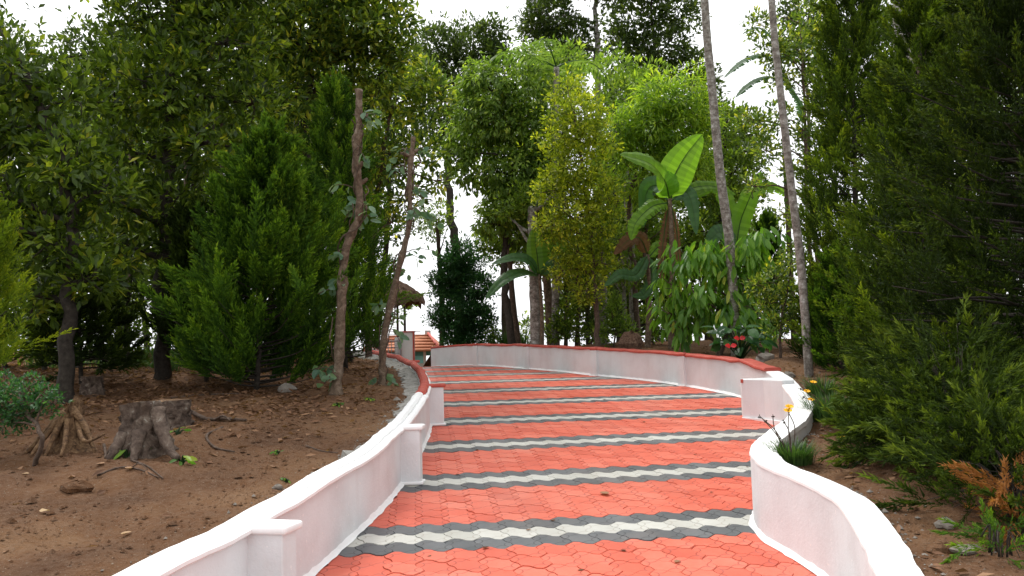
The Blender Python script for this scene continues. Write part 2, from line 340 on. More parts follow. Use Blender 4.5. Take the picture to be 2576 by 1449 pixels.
# ------------------------------------------------------------------ paved path
yb = np.concatenate([np.linspace(-3, 18, 160), np.linspace(18.3, 60, 40)])
a = xl(yb) - .05; b_ = xr(yb) + .08; s_ = np.linspace(0, 1, 7)
X = a[:, None] + (b_ - a)[:, None] * s_; Y = np.broadcast_to(yb[:, None], X.shape)
Z = rz(X, Y) - .013 - np.where(Y > 18.4, .02, 0); idx = np.arange(X.size).reshape(X.shape)
q = np.stack([idx[:-1, :-1], idx[:-1, 1:], idx[1:, 1:], idx[1:, :-1]], -1).reshape(-1, 4)
path = obj('paved_path', mk('paved_path', np.stack([X, Y, Z], -1), quads=q, smooth=True, mats=[MT['joint']]))
tag(path, kind='structure')

def paver_shape():
    n = 5; s = np.arange(n) / n
    hp, hq = PP / 2, QQ / 2
    pts = [(-hp + s * PP, -hq + AH * np.sin(2 * np.pi * s)), (hp + AV * np.sin(2 * np.pi * s), -hq + s * QQ),
           (hp - s * PP, hq + AH * np.sin(2 * np.pi * (1 - s))), (-hp + AV * np.sin(2 * np.pi * (1 - s)), hq - s * QQ)]
    pts = np.concatenate([np.stack(p, 1) for p in pts])
    d = np.roll(pts, -1, 0) - np.roll(pts, 1, 0); nrm = norm(np.stack([-d[:, 1], d[:, 0]], 1))
    lo = pts + nrm * .0008; hi = pts + nrm * .0026
    return lo, hi
plo, phi = paver_shape(); NPT = len(plo)
pv = np.vstack([np.c_[plo, np.full(NPT, -.016)], np.c_[phi, np.zeros(NPT)]])
k = np.arange(NPT); pq = np.stack([k, (k + 1) % NPT, NPT + (k + 1) % NPT, NPT + k], 1)
ptop = list(range(NPT, 2 * NPT))
# sine phase: the world grid has v = 0 on a joint line, u = U0 - QQ/2 on a joint line
pr = np.random.default_rng(11); cells = []
for j in range(-52, 84):
    u = U0 + j * QQ
    for i in range(-40, 60):
        v = (i + .5) * PP; c = u * U + v * V
        if c[1] > 18.15: continue
        if xl(c[1]) - .07 < c[0] < xr(c[1]) + .10:
            cells.append((j, u, v, c[0], c[1]))
pm = {'p_red': 'red', 'p_grey': 'charcoal', 'p_white': 'cream'}
def colour(j): m = j % 8; return 'p_white' if m == 0 else ('p_grey' if m in (1, 7) else 'p_red')
score = []
for n, (j, u, v, x, y) in enumerate(cells):
    px, py, z = project(np.array([x, y, rz(x, y)]))
    score.append((y if (z > 0 and -10 < px < 2586 and py < 1470 and xl(y) + .03 < x < xr(y) - .03) else 999 + y, n))
near = set(n for _, n in sorted(score)[:300])
pme = {c: mk('paver_' + pm[c], pv, quads=pq, polys=[ptop], mats=[MT[c]]) for c in pm}
bulk = {c: [] for c in pm}
for n, (j, u, v, x, y) in enumerate(cells):
    sl = slope(u); c = colour(j); z = rz(x, y) + pr.normal() * .0012
    ex = np.array([V[0], V[1], pr.normal() * .006]); ey = np.array([U[0], U[1], sl + pr.normal() * .006])
    R = np.stack([norm(ex), ey, norm(np.cross(ex, ey))], 1)
    if n in near:
        o = obj('paver', pme[c]); m = Matrix.Identity(4)
        for a in range(3):
            for b in range(3): m[a][b] = R[a, b]
        m[0][3], m[1][3], m[2][3] = x, y, z
        o.parent = path; o.matrix_local = m
    else: bulk[c].append(pv @ R.T + np.array([x, y, z]))
vs = []; qs = []; tops = []; mi = []; n = 0
cl = list(pm)
tq = []; tp = []
for ci, c in enumerate(cl):
    for bv in bulk[c]:
        vs.append(bv); tq.append((pq + n, ci)); tp.append(([t + n for t in ptop], ci)); n += len(bv)
me = mk('paver_field', np.concatenate(vs), quads=np.concatenate([t[0] for t in tq]), polys=[t[0] for t in tp], mats=[MT[c] for c in cl],
        midx=np.concatenate([np.repeat([t[1] for t in tq], NPT), [t[1] for t in tp]]))
tag(obj('paver_field', me, path), kind='stuff')

# ------------------------------------------------------------------ parapet walls
def sweep(line, sec, h=0.0, side=1, wob=0.0, seed=0, jit=None, cap=True):
    """sweep a closed section [(out, up)] along plan line; out is measured away from the road"""
    L = np.asarray(line); t = norm(np.gradient(L, axis=0)); nrm = np.stack([t[:, 1], -t[:, 0]], 1) * side
    sec = np.asarray(sec, float); m = len(sec); r = np.random.default_rng(seed)
    z0 = rz(L[:, 0], L[:, 1]) + h
    wv = wob * fbm(L[:, 0] * 2 + seed, L[:, 1] * 2)
    out = np.broadcast_to(sec[None, :, 0], (len(L), m)).copy(); up = np.broadcast_to(sec[None, :, 1], (len(L), m)).copy()
    if jit is not None:
        o, u = jit(L, r); out += o; up += u
    v = np.concatenate([L[:, None, :] + nrm[:, None, :] * out[..., None], (z0 + wv)[:, None, None] + up[..., None]], -1).reshape(-1, 3)
    q = []
    kk = np.arange(m)
    for i in range(len(L) - 1): q.append(np.stack([i * m + kk, (i + 1) * m + kk, (i + 1) * m + (kk + 1) % m, i * m + (kk + 1) % m], 1))
    q = np.concatenate(q)
    if side < 0: q = q[:, ::-1]
    e = (len(L) - 1) * m
    pol = [list(range(m - 1, -1, -1)), list(range(e, e + m))]
    if side < 0: pol = [p[::-1] for p in pol]
    return v, q, pol
def swept(name, line, sec, mat, parent, **kw):
    v, q, p = sweep(line, sec, **kw); return obj(name, mk(name, v, quads=q, polys=p, mats=[mat], smooth=False), parent)
def resample(line, step):
    L = np.asarray(line); s = np.r_[0, np.cumsum(np.linalg.norm(np.diff(L, axis=0), axis=1))]; n = max(2, int(s[-1] / step))
    q = np.linspace(0, s[-1], n); return np.stack([np.interp(q, s, L[:, 0]), np.interp(q, s, L[:, 1])], 1)
RWd = resample(RW, .05); LWd = resample(LW, .05)
ysplit = 9.12
near_r = RWd[RWd[:, 1] <= ysplit]; far_r = RWd[RWd[:, 1] >= ysplit - .06]
HR, HF = .415, .435
rw = thing('parapet_wall', 'low white curving parapet wall whose broad top turns from white to red, below the dark conifers', 'wall', (1.4, 5, .5))
def skirt(side):
    def f(L, r):
        n = len(L); wd = .016 + .02 * np.abs(fbm(L[:, 0] * 9, L[:, 1] * 9)) + .006 * r.random(n)
        o = np.zeros((n, 4)); o[:, 0] = -wd; o[:, 1] = -wd * .6; u = np.zeros((n, 4)); u[:, 2] = .012 * r.random(n) + .012 * np.abs(fbm(L[:, 0] * 7, L[:, 1] * 7)); return o, u
    return f
def grain(amp):
    return lambda L, r: (amp * fbm(L[:, 0] * 11, L[:, 1] * 11)[:, None] + amp * .5 * r.normal(size=(len(L), 1)), amp * .7 * fbm(L[:, 0] * 13 + 9, L[:, 1] * 13)[:, None])
parts = [swept('wall_body', near_r, [(0, -.12), (0, HR - .012), (.15, HR - .012), (.15, -.12)], MT['plaster'], rw, wob=.02, seed=1),
         swept('white_coping', near_r, [(-.003, HR - .014), (-.002, HR), (.004, HR + .008), (.03, HR + .011), (.13, HR + .011), (.153, HR + .005), (.155, HR - .03)], MT['white'], rw, wob=.02, seed=1, jit=grain(.003)),
         swept('wall_body', far_r, [(0, -.12), (0, HF - .012), (.15, HF - .012), (.15, -.12)], MT['plaster'], rw, wob=.03, seed=2),
         swept('red_coping', far_r, [(-.016, HF - .012), (-.022, HF + .002), (-.016, HF + .018), (.0, HF + .027), (.14, HF + .03), (.165, HF + .02), (.165, HF - .015)], MT['redpaint'], rw, wob=.03, seed=2, jit=grain(.003)),
         swept('white_base_band', RWd, [(0, .004), (0, .010), (.004, .028), (.02, .004)], MT['white'], rw, seed=5, jit=skirt(1))]
def pilaster(parent, line, y, side, proj, width, H, capmat, capname, out=.02, capw=.02, cap_h=.028, bodymat='plaster'):
    i = np.argmin(np.abs(line[:, 1] - y)); c = line[i]; t = norm(line[min(i + 3, len(line) - 1)] - line[i - 3]); nr = np.array([t[1], -t[0]]) * side
    def pr(a0, a1, b0, b1, z0, z1):     # a along wall, b toward road
        v = []
        for z in (z0, z1):
            for b in (b0, b1):
                for a in (a0, a1):
                    p = c + t * a - nr * b; v.append((p[0], p[1], rz(*c) + z))
        return np.array(v), box(0, 1, 0, 1, 0, 1)[1] if side < 0 else box(0, 1, 0, 1, 0, 1)[1][:, ::-1]
    v, q = pr(-width / 2, width / 2, -.03, proj, -.1, H)
    o = obj('pilaster', mk('pilaster', v, quads=q, mats=[MT[bodymat]]), parent); bevel(o, .006)
    v, q = pr(-width / 2 - capw, width / 2 + capw, -.02, proj + out, H - .004, H + cap_h)
    k = obj(capname, mk(capname, v, quads=q, mats=[MT[capmat]]), o); bevel(k, cap_h * .45, 3)
    v, q = pr(-width / 2 - .018, width / 2 + .018, -.02, proj + .018, -.004, .016)
    k = obj('base_band', mk('base_band', v, quads=q, mats=[MT['white']]), o); bevel(k, .006)
    return o
for y in (16.95, 15.1, 13.1, 11.35): pilaster(rw, RWd, y, 1, .035, .16, HF - .014, 'redpaint', 'red_cap', .012, .012, .044)
def prism(name, pts, z0, z1, mat, parent):
    n = len(pts); v = [(x, y, z) for z in (z0, z1) for x, y in pts]; k = np.arange(n)
    return obj(name, mk(name, np.array(v), quads=np.stack([k, (k + 1) % n, n + (k + 1) % n, n + k], 1), polys=[list(range(n - 1, -1, -1)), list(range(n, 2 * n))], mats=[MT[mat]]), parent)
wp = [(2.40, 8.56), (2.56, 8.33), (2.625, 7.93), (2.74, 7.93), (2.90, 8.9), (2.44, 8.74)]
pb = rz(2.6, 8.4); o = prism('end_pier', wp, pb - .1, pb + HF - .014, 'plaster', rw); bevel(o, .008)
v, q = box(2.392, 2.415, 8.535, 8.56, pb + HF - .05, pb + HF - .012); obj('red_paint_mark', mk('red_paint_mark', v, quads=q, mats=[MT['redpaint']]), o)
prism('base_band', [(x - .016, y - .016) for x, y in wp[:3]] + wp[3:], pb - .05, pb + .02, 'white', o)

lw = thing('retaining_wall', 'low white retaining wall with rounded coping and pilasters, holding back the bare brown bank', 'wall', (-1, 5, .5))
HL = .40; yl = 7.62
ln = LWd[LWd[:, 1] <= yl]; lf = LWd[LWd[:, 1] >= yl - .06]
def roll(c, rr, n=9): return [(c[0] + rr[0] * math.cos(a), c[1] + rr[1] * math.sin(a)) for a in np.linspace(2 * math.pi, 0, n, endpoint=False)]
lparts = [swept('wall_body', LWd, [(0, -.12), (0, HL), (.10, HL), (.10, -.12)], MT['plaster'], lw, side=-1, wob=.03, seed=3),
          swept('white_coping', ln, roll((.0, HL + .004), (.034, .022)), MT['white'], lw, side=-1, wob=.03, seed=3, jit=grain(.003)),
          swept('white_coping_back', ln, roll((.062, HL + .022), (.042, .030)), MT['white'], lw, side=-1, wob=.03, seed=3, jit=grain(.004)),
          swept('red_coping', lf, roll((.05, HL + .025), (.048, .036), 11), MT['redpaint'], lw, side=-1, wob=.03, seed=3, jit=grain(.004)),
          swept('white_lip', lf, roll((.002, HL - .002), (.022, .018)), MT['white'], lw, side=-1, wob=.03, seed=3, jit=grain(.003)),
          swept('white_base_band', LWd, [(0, .004), (0, .010), (.004, .028), (.02, .004)], MT['white'], lw, side=-1, seed=6, jit=skirt(-1))]
def mort(L, r):
    n = len(L); wd = .05 + .10 * np.clip((L[:, 1] - 7) / 1.5, 0, 1) + .10 * fbm(L[:, 0] * 5, L[:, 1] * 5) + .02 * r.normal(size=n)
    o = np.zeros((n, 5)); o[:, 2] = wd; o[:, 3] = wd * 1.3; u = np.zeros((n, 5)); u[:, 1:3] = .03 * fbm(L[:, 0] * 8, L[:, 1] * 8)[:, None] + .008 * r.normal(size=(n, 2)); return o, u
swept('mortar_edge', LWd, [(.09, HL - .2), (.09, HL - .015), (.12, HL - .03), (.12, HL - .10), (.11, HL - .2)], MT['mortar'], lw, side=-1, seed=8, jit=mort)
for y, w_, pj, cm, cn in ((3.6, .12, .17, 'white', 'white_cap'), (6.02, .12, .14, 'white', 'white_cap'), (8.42, .12, .145, 'redpaint', 'red_cap'), (11.4, .12, .14, 'redpaint', 'red_cap')):
    pilaster(lw, LWd, y, -1, pj, w_, HL - .01, cm, cn, .025, .02, .034)

# ------------------------------------------------------------------ gate, house and thatched shelter beyond the crest
gx, gy = P(1026, 870, 18.5)[0], 18.5; gz = rz(gx, gy)
gp = thing('gate_pillar', 'white square gate pillar with red painted edges at the end of the path', 'pillar', (gx, gy, gz))
zt = P(1026, 836, 18.5)[2]
v, q = box(gx - .15, gx + .15, gy - .12, gy + .12, gz - .3, zt); bevel(obj('pillar_body', mk('pillar_body', v, quads=q, mats=[MT['stone_w']]), gp), .01)
for s in (-1, 1):
    v, q = box(gx + s * .15 - .02, gx + s * .15 + .02, gy - .14, gy - .10, gz - .3, zt - .003); obj('red_edge', mk('red_edge', v, quads=q, mats=[MT['redpaint']]), gp)
v, q = box(gx - .17, gx + .17, gy - .145, gy + .14, zt - .002, zt + .025); obj('pillar_cap', mk('pillar_cap', v, quads=q, mats=[MT['redpaint']]), gp)
v, q = box(gx - .30, gx - .18, gy + .02, gy + .14, gz - .3, zt - .1); obj('hinge_post', mk('hinge_post', v, quads=q, mats=[MT['stone_w']]), gp)
g0 = P(962, 880, 18.3); g1 = P(1008, 880, 18.3); gt = P(985, 858, 18.3)[2]; gb = gz - .05
gate = thing('metal_gate', 'grey metal lattice gate leaf standing open beside the white pillar', 'gate', (float(g0[0]), 18.3, gb))
specs = [[(g0[0], 18.3, gb), (g0[0], 18.3, gt)], [(g1[0], 18.3, gb), (g1[0], 18.3, gt)], [(g0[0], 18.3, gt), (g1[0], 18.3, gt)], [(g0[0], 18.3, gb), (g1[0], 18.3, gb)]]
obj('gate_frame', tubes('gate_frame', [(p, .016) for p in specs], [MT['metal']], 6), gate)
for f in np.linspace(.14, .86, 5):
    x = g0[0] + (g1[0] - g0[0]) * f; obj('bar', tubes('bar', [([(x, 18.3, gb), (x, 18.3, gt + .04)], .008)], [MT['metal']], 5), gate)
for f in np.linspace(.2, .8, 4):
    z = gb + (gt - gb) * f; obj('cross_bar', tubes('cross_bar', [([(g0[0], 18.29, z), (g1[0], 18.29, z)], .008)], [MT['metal']], 5), gate)
# house
hd = 27.0
hs_ = thing('tiled_house', 'small teal house with an orange tiled hip roof and white parapet beyond the gate', 'house', tuple(P(1020, 930, hd)))
xa, xb = P(955, 880, hd)[0], P(1110, 880, hd)[0]; ze = P(1050, 884, hd)[2]; zr_ = P(1050, 858, hd)[2]; zb = G(xa, hd + 1) - .6
v, q = box(xa + .25, P(1040, 880, hd)[0], hd + .4, hd + 3.2, zb, ze); obj('wall', mk('wall', v, quads=q, mats=[MT['teal']]), hs_)
v, q = box(P(1062, 880, hd)[0], P(1066, 880, hd)[0] + .03, hd + .3, hd + .45, zb, ze); obj('porch_post', mk('porch_post', v, quads=q, mats=[MT['stone_w']]), hs_)
v, q = box(P(1040, 880, hd)[0] + .002, xb - .15, hd + .42, hd + .5, P(1050, 895, hd)[2], ze); obj('lintel', mk('lintel', v, quads=q, mats=[MT['teal']]), hs_)
v, q = box(P(1090, 880, hd)[0], P(1094, 880, hd)[0] + .03, hd + .3, hd + .45, zb, ze); obj('porch_post', mk('porch_post', v, quads=q, mats=[MT['stone_w']]), hs_)
v, q = box(xa + .25, xb - .1, hd + .28, hd + .36, zb, P(1050, 914, hd)[2]); obj('porch_parapet', mk('porch_parapet', v, quads=q, mats=[MT['stone_w']]), hs_)
rx0, rx1 = xa + .1, P(1068, 860, hd)[0]
eav = [(xa - .2, hd - .2, ze), (xb, hd - .2, ze), (xb, hd + 4, ze), (xa - .2, hd + 4, ze)]; rdg = [(rx0, hd + 1.6, zr_ + .25), (rx1, hd + 1.2, zr_ + .25), (rx1, hd + 2.2, zr_ + .25), (rx0, hd + 2.2, zr_ + .25)]
rv = np.array(eav + rdg); rq = [[0, 1, 5, 4], [1, 2, 6, 5], [2, 3, 7, 6], [3, 0, 4, 7], [4, 5, 6, 7], [3, 2, 1, 0]]
roof = obj('roof', mk('roof', rv, quads=rq, mats=[MT['rooftile']]), hs_)
for f in np.linspace(.04, .92, 6):
    A = rv[0] + (rv[4] - rv[0]) * f; B = rv[1] + (rv[5] - rv[1]) * f; off = np.array([0, -.03, .012])
    obj('tile_course', tubes('tile_course', [([A + off, (A + B) / 2 + off, B + off], .045)], [MT['rooftile']], 6), roof)
obj('hip_ridge', tubes('hip_ridge', [([rv[1] + [0, 0, .03], rv[5] + [0, 0, .04]], .05)], [MT['redpaint']], 6), roof)
px0, px1 = P(1058, 850, hd)[0], P(1072, 850, hd)[0]; zp = P(1060, 828, hd)[2]
v, q = box(px0, px1, hd + 1.3, hd + 1.6, zr_ - .1, zp); obj('parapet_post', mk('parapet_post', v, quads=q, mats=[MT['stone_w']]), hs_)
v, q = box(P(1020, 850, hd)[0], px0, hd + 1.35, hd + 1.55, zr_ - .1, P(1045, 850, hd)[2]); obj('parapet', mk('parapet', v, quads=q, mats=[MT['stone_w']]), hs_)
for yv in (834, 842): obj('railing', tubes('railing', [([P(960, yv, hd + 1.4), P(1058, yv, hd + 1.4)], .012)], [MT['metal']], 5), hs_)
# thatched shelter
td = 22.0; tc = P(978, 735, td)
th_ = thing('thatched_shelter', 'brown thatched sunshade roof on dark posts behind the leaning trunks', 'shelter', (tc[0], td, G(tc[0], td)))
R0 = 1.0; na, nr_ = 60, 14; rr = np.random.default_rng(5); vv = []
zt0 = P(978, 700, td)[2]; ze0 = P(1040, 752, td)[2]
for i in range(nr_):
    f = i / (nr_ - 1)
    for k in range(na):
        a = 2 * math.pi * k / na; r = R0 * f * (1 + .03 * rr.normal()); z = zt0 - (zt0 - ze0) * (f ** 1.6) + rr.normal() * .02
        if f > .99: z -= .05 + .10 * abs(rr.normal())
        vv.append((tc[0] + r * math.cos(a), td + r * math.sin(a), z))
for k in range(na):
    a = 2 * math.pi * k / na; vv.append((tc[0] + .8 * R0 * math.cos(a), td + .8 * R0 * math.sin(a), ze0 - .02))
qq = [[i * na + k, i * na + (k + 1) % na, (i + 1) * na + (k + 1) % na, (i + 1) * na + k] for i in range(nr_) for k in range(na)]
obj('thatch_roof', mk('thatch_roof', np.array(vv), quads=qq, mats=[MT['thatch']]), th_)
for (pxp, dd) in ((1018, td - .55), (935, td - .5), (1000, td + .6), (945, td + .6)):
    b0 = P(pxp, 790, dd); g = G(b0[0], dd); obj('post', tubes('post', [([(b0[0], dd, g - .2), (b0[0], dd, ze0 - .1), (b0[0], dd, ze0 + .12)], [.035, .035, .09])], [MT['pole']], 8), th_)

# ------------------------------------------------------------------ foliage builders
T_LEAF = (np.array([(0, 0, 0), (-.5, .42, .16), (.5, .42, .16), (0, 1, -.12), (0, .5, 0.0)]), np.array([(0, 4, 1), (0, 2, 4), (1, 4, 3), (4, 2, 3)]))
T_FAR = (np.array([(0, 0, 0), (-.5, .5, .12), (.5, .5, .12), (0, 1, -.08)]), np.array([(0, 3, 1), (0, 2, 3)]))
T_NEED = (np.array([(-.5, .12, 0), (.5, .0, 0), (0, 1, 0)]), np.array([(0, 1, 2)]))
T_BIG = (np.array([(0, 0, 0), (-.36, .2, .10), (.36, .2, .10), (-.5, .5, .12), (.5, .5, .12), (-.3, .82, .02), (.3, .82, .02), (0, 1, -.18), (0, .2, 0), (0, .5, -.0), (0, .82, -.08)]),
         np.array([(0, 8, 1), (0, 2, 8), (1, 8, 9), (1, 9, 3), (8, 2, 4), (8, 4, 9), (3, 9, 10), (3, 10, 5), (9, 4, 6), (9, 6, 10), (5, 10, 7), (10, 6, 7)]))
def leaves(name, Pn, D, N, L, W, tint, tpl, mats, midx=None):
    tv, tf = tpl; n = len(Pn); D = norm(D); S = norm(np.cross(D, N)); N = np.cross(S, D)
    L = np.broadcast_to(L, (n,)); W = np.broadcast_to(W, (n,))
    v = Pn[:, None] + S[:, None] * (tv[None, :, 0, None] * W[:, None, None]) + D[:, None] * (tv[None, :, 1, None] * L[:, None, None]) + N[:, None] * (tv[None, :, 2, None] * W[:, None, None])
    f = tf[None] + (np.arange(n) * len(tv))[:, None, None]
    t = np.repeat(np.broadcast_to(tint, (n,)), len(tv))
    return mk(name, v.reshape(-1, 3), tris=f.reshape(-1, 3), tint=np.clip(t, 0, 1), mats=mats)
def unit(r, n):
    return norm(r.normal(size=(n, 3)))
DM = 4.9
def lobe_leaves(r, lobes, L, dens, per, droop=.0, spread=.9, updir=.35):
    """clusters of leaves on irregular shells round lobe centres"""
    Pn = []; D = []; N = []; T = []
    for c, R in lobes:
        n = max(6, int(DM * dens * (R / L) ** 2)); d = unit(r, n)
        ph = r.random(3) * 10; lump = .78 + .26 * np.sin(d[:, 0] * 5 + ph[0]) * np.sin(d[:, 1] * 5 + ph[1]) + .16 * np.sin(d[:, 2] * 7 + ph[2])
        rad = R * lump * (.45 + .6 * r.random(n) ** .45)
        rad = rad * (1 + .45 * (r.random(n) < .2) * r.random(n))
        cp = c + d * rad[:, None] * np.array([1, 1, .88]); ct = r.normal(size=n) * .2
        for k in range(per):
            off = unit(r, n); dd = norm(d * .55 + off * spread + np.array([0, 0, updir - droop * 1.6]) + np.array([0, 0, -droop]) * r.random((n, 1)))
            Pn.append(cp + off * L * .35 + d * (L * .4 * k / per)); D.append(dd)
            N.append(norm(np.array([0, 0, 1.0]) + d * .5 + r.normal(size=(n, 3)) * .45)); T.append(.47 + ct + r.normal(size=n) * .17)
    return np.concatenate(Pn), np.concatenate(D), np.concatenate(N), np.concatenate(T)
def trunk_mesh(name, r, base, path, r0, lobes, mat, twig=True, sides=8):
    path = crom(path, 6); n = len(path); rad = r0 * (1 - .62 * np.linspace(0, 1, n)); rad[:3] *= (1.35, 1.15, 1.05)
    path = path + np.c_[r.normal(size=(n, 2)) * r0 * .22, np.zeros(n)]
    specs = [(path, rad)]
    for c, R in lobes:
        d = np.linalg.norm(path - c, axis=1) + np.where(path[:, 2] > c[2] - .15 * R, 3, 0) + np.where(np.arange(n) < n * .25, 1.0, 0); i = int(np.argmin(d)); a = path[i]
        m = (a + c) / 2 + r.normal(size=3) * .08 * np.linalg.norm(c - a) + np.array([0, 0, .12 * np.linalg.norm(c - a)])
        p = crom([a, m, c, c + (c - a) * .25 + np.array([0, 0, R * .4])], 4); rr = min(rad[i] * .62, .035 + .02 * R); specs.append((p, np.linspace(rr, rr * .25, len(p))))
        if twig:
            for e in unit(r, 5):
                q = c + e * R * .85; mm = (c + q) / 2 + r.normal(size=3) * R * .12; specs.append((crom([p[8], mm, q], 3), np.linspace(rr * .38, .004, 7)))
    return tubes(name, specs, [mat], sides, rough=.05)
def tree(name, label, base_px, base_py, d, lobes, L, mat, dens=2.6, per=5, W=.42, r0=.07, bark='bark', seed=0, cat='tree', path=None, tpl=None, droop=0, group=None, updir=.35, jit=.45, twig=True):
    """lobes are (px, py, radius px[, depth shift in m]) read from the photograph at distance d, or added out of view"""
    r = np.random.default_rng(seed + 100)
    if tpl is None: tpl = T_FAR
    x = P(base_px, base_py, d)[0]; base = np.array([x, d, float(G(x, d))])
    lb = []
    for l in lobes:
        R = l[2] / F * d; dz = (l[3] if len(l) > 3 else r.uniform(-jit, jit) * R); c = P(l[0], l[1], d + dz); lb.append((c, R))
    if path is None:
        top = max(lb, key=lambda q: q[0][2])[0]; path = [base - [0, 0, .15], base + (top - base) * .35 + [r.normal() * .08, r.normal() * .08, 0], base + (top - base) * .7, top]
    else: path = [base - [0, 0, .15]] + [P(p[0], p[1], d) for p in path]
    t = thing(name, label, cat, tuple(base), group)
    obj('trunk', trunk_mesh('trunk', r, base, path, r0, lb, MT[bark], twig), t)
    Pn, D, N, T = lobe_leaves(r, lb, L, dens, per, droop, updir=updir)
    k = len(Pn); obj('crown', leaves('crown', Pn, D, N, L * r.uniform(.7, 1.25, k), L * W * r.uniform(.8, 1.2, k), T, tpl, [MT[mat]]), t)
    return t
def copy_tree(o, loc, rz_=0, s=1, label=None):
    c = o.copy(); C.objects.link(c); c.location = loc; c.rotation_euler = (0, 0, rz_); c.scale = (s, s, s)
    if label: c['label'] = label
    for ch in list(o.children):
        k = ch.copy(); C.objects.link(k); k.parent = c
        for g in list(ch.children):
            h = g.copy(); C.objects.link(h); h.parent = k
    return c
# --- feathery conifers: trunk, upswept boughs, flame-shaped plumes of fine sprays
def plume_template(r, ns, per, flat=.55, ang=.62):
    Pn = []; D = []; S = []; Tt = []
    for i in range(ns):
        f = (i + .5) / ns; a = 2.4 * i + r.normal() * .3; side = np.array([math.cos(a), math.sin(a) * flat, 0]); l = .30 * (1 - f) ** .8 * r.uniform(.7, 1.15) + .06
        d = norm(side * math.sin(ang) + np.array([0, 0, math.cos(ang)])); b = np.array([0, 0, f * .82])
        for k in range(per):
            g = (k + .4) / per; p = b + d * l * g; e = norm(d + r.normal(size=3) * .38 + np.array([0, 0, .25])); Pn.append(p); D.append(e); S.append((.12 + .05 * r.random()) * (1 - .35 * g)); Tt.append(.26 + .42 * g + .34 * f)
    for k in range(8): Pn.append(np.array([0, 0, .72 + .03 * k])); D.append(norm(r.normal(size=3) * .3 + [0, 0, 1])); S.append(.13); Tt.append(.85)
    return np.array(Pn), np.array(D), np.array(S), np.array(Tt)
def conifer(name, label, base_px, base_py, d, top, halfw, mat, nb=150, plume=.36, ns=13, per=6, seed=0, r0=.035, low=.06, droop=0.0, ppb=4, shape=1.0, needle=.16, trunk='bark_d', lean=None, group=None, maxh=None, base=None):
    r = np.random.default_rng(seed + 500)
    if base is None:
        x = P(base_px, base_py, d)[0]; base = np.array([x, d, float(G(x, d))])
    tp = P(top[0], top[1], d); H = tp[2] - base[2]; R = halfw / F * d
    t = thing(name, label, 'conifer', tuple(base), group)
    ax = lambda h: base + (tp - base) * h
    specs = [(np.array([ax(h) for h in np.linspace(-.03, .97, 10)]), r0 * (1 - .9 * np.linspace(0, 1, 10)))]
    Pp = []; Pd = []; Ps = []; Pt = []
    for i in range(nb):
        h = low + (1 - low) * ((i + r.random()) / nb) ** 1.15
        prof = min(1.0, (1 - h) / .78) ** .95 * (.8 + .2 * min(1, h / .18)) * shape
        L = R * prof * r.uniform(.6, 1.15) + .08; az = 2.39996 * i + r.normal() * .4
        o = np.array([math.cos(az), math.sin(az), 0]); up = r.uniform(.35, .75) * min(1, .15 + h * 3) - droop
        a = ax(h * .96 - .02); m = a + o * L * .55 + np.array([0, 0, L * up * .3]); e = a + o * L + np.array([0, 0, L * up * .95 - droop * L * .4])
        p = crom([a, m, e], 4); rr = r0 * .33 * (1 - h * .6); specs.append((p, np.linspace(rr, .003, len(p))))
        tone = r.normal() * .12
        for k in range(ppb):
            f = 1 - (k / ppb) * .8 * r.uniform(.8, 1.1); j = f * (len(p) - 1); j0 = int(min(max(j, 0), len(p) - 2)); q = p[j0] + (p[j0 + 1] - p[j0]) * (j - j0)
            dirv = norm(o * r.uniform(.15, .75) + r.normal(size=3) * .28 + np.array([0, 0, .85 - droop * 1.5]))
            Pp.append(q); Pd.append(dirv); Ps.append(plume * r.uniform(.65, 1.25) * (.55 + .45 * min(1, prof * 1.3))); Pt.append(tone + r.normal() * .06)
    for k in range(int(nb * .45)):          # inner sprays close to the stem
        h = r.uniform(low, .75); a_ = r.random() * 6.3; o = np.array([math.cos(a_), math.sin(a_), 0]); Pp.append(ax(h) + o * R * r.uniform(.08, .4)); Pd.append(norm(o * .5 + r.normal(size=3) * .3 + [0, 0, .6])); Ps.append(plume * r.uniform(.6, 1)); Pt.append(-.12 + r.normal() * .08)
    for k in range(10): Pp.append(ax(.84 + .012 * k)); Pd.append(norm(np.array([r.normal() * .15, r.normal() * .15, 1]))); Ps.append(plume * .8); Pt.append(.1)
    Pp = np.array(Pp); Pd = np.array(Pd); Ps = np.array(Ps); Pt = np.array(Pt); n = len(Pp)
    tm = [plume_template(r, ns, per) for _ in range(4)]
    allP = []; allD = []; allL = []; allT = []
    which = r.integers(0, 4, n)
    for w_ in range(4):
        sel = which == w_
        if not sel.any(): continue
        tp_, td_, ts_, tt_ = tm[w_]; z = Pd[sel]; sd = unit(r, sel.sum()); xx = norm(np.cross(z, sd)); yy_ = np.cross(z, xx); s = Ps[sel]
        B = np.stack([xx, yy_, z], -1)
        pts = Pp[sel][:, None] + np.einsum('nij,mj->nmi', B, tp_) * s[:, None, None]; dr = np.einsum('nij,mj->nmi', B, td_)
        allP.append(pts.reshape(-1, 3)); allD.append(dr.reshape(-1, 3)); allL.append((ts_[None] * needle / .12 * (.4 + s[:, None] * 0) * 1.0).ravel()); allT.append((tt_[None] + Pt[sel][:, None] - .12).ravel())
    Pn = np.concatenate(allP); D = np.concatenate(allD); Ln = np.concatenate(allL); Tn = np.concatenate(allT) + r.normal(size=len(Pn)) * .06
    obj('trunk', tubes('trunk', specs, [MT[trunk]], 4), t)
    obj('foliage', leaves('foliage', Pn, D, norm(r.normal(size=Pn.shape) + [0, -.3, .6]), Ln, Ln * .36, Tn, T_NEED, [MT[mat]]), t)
    return t

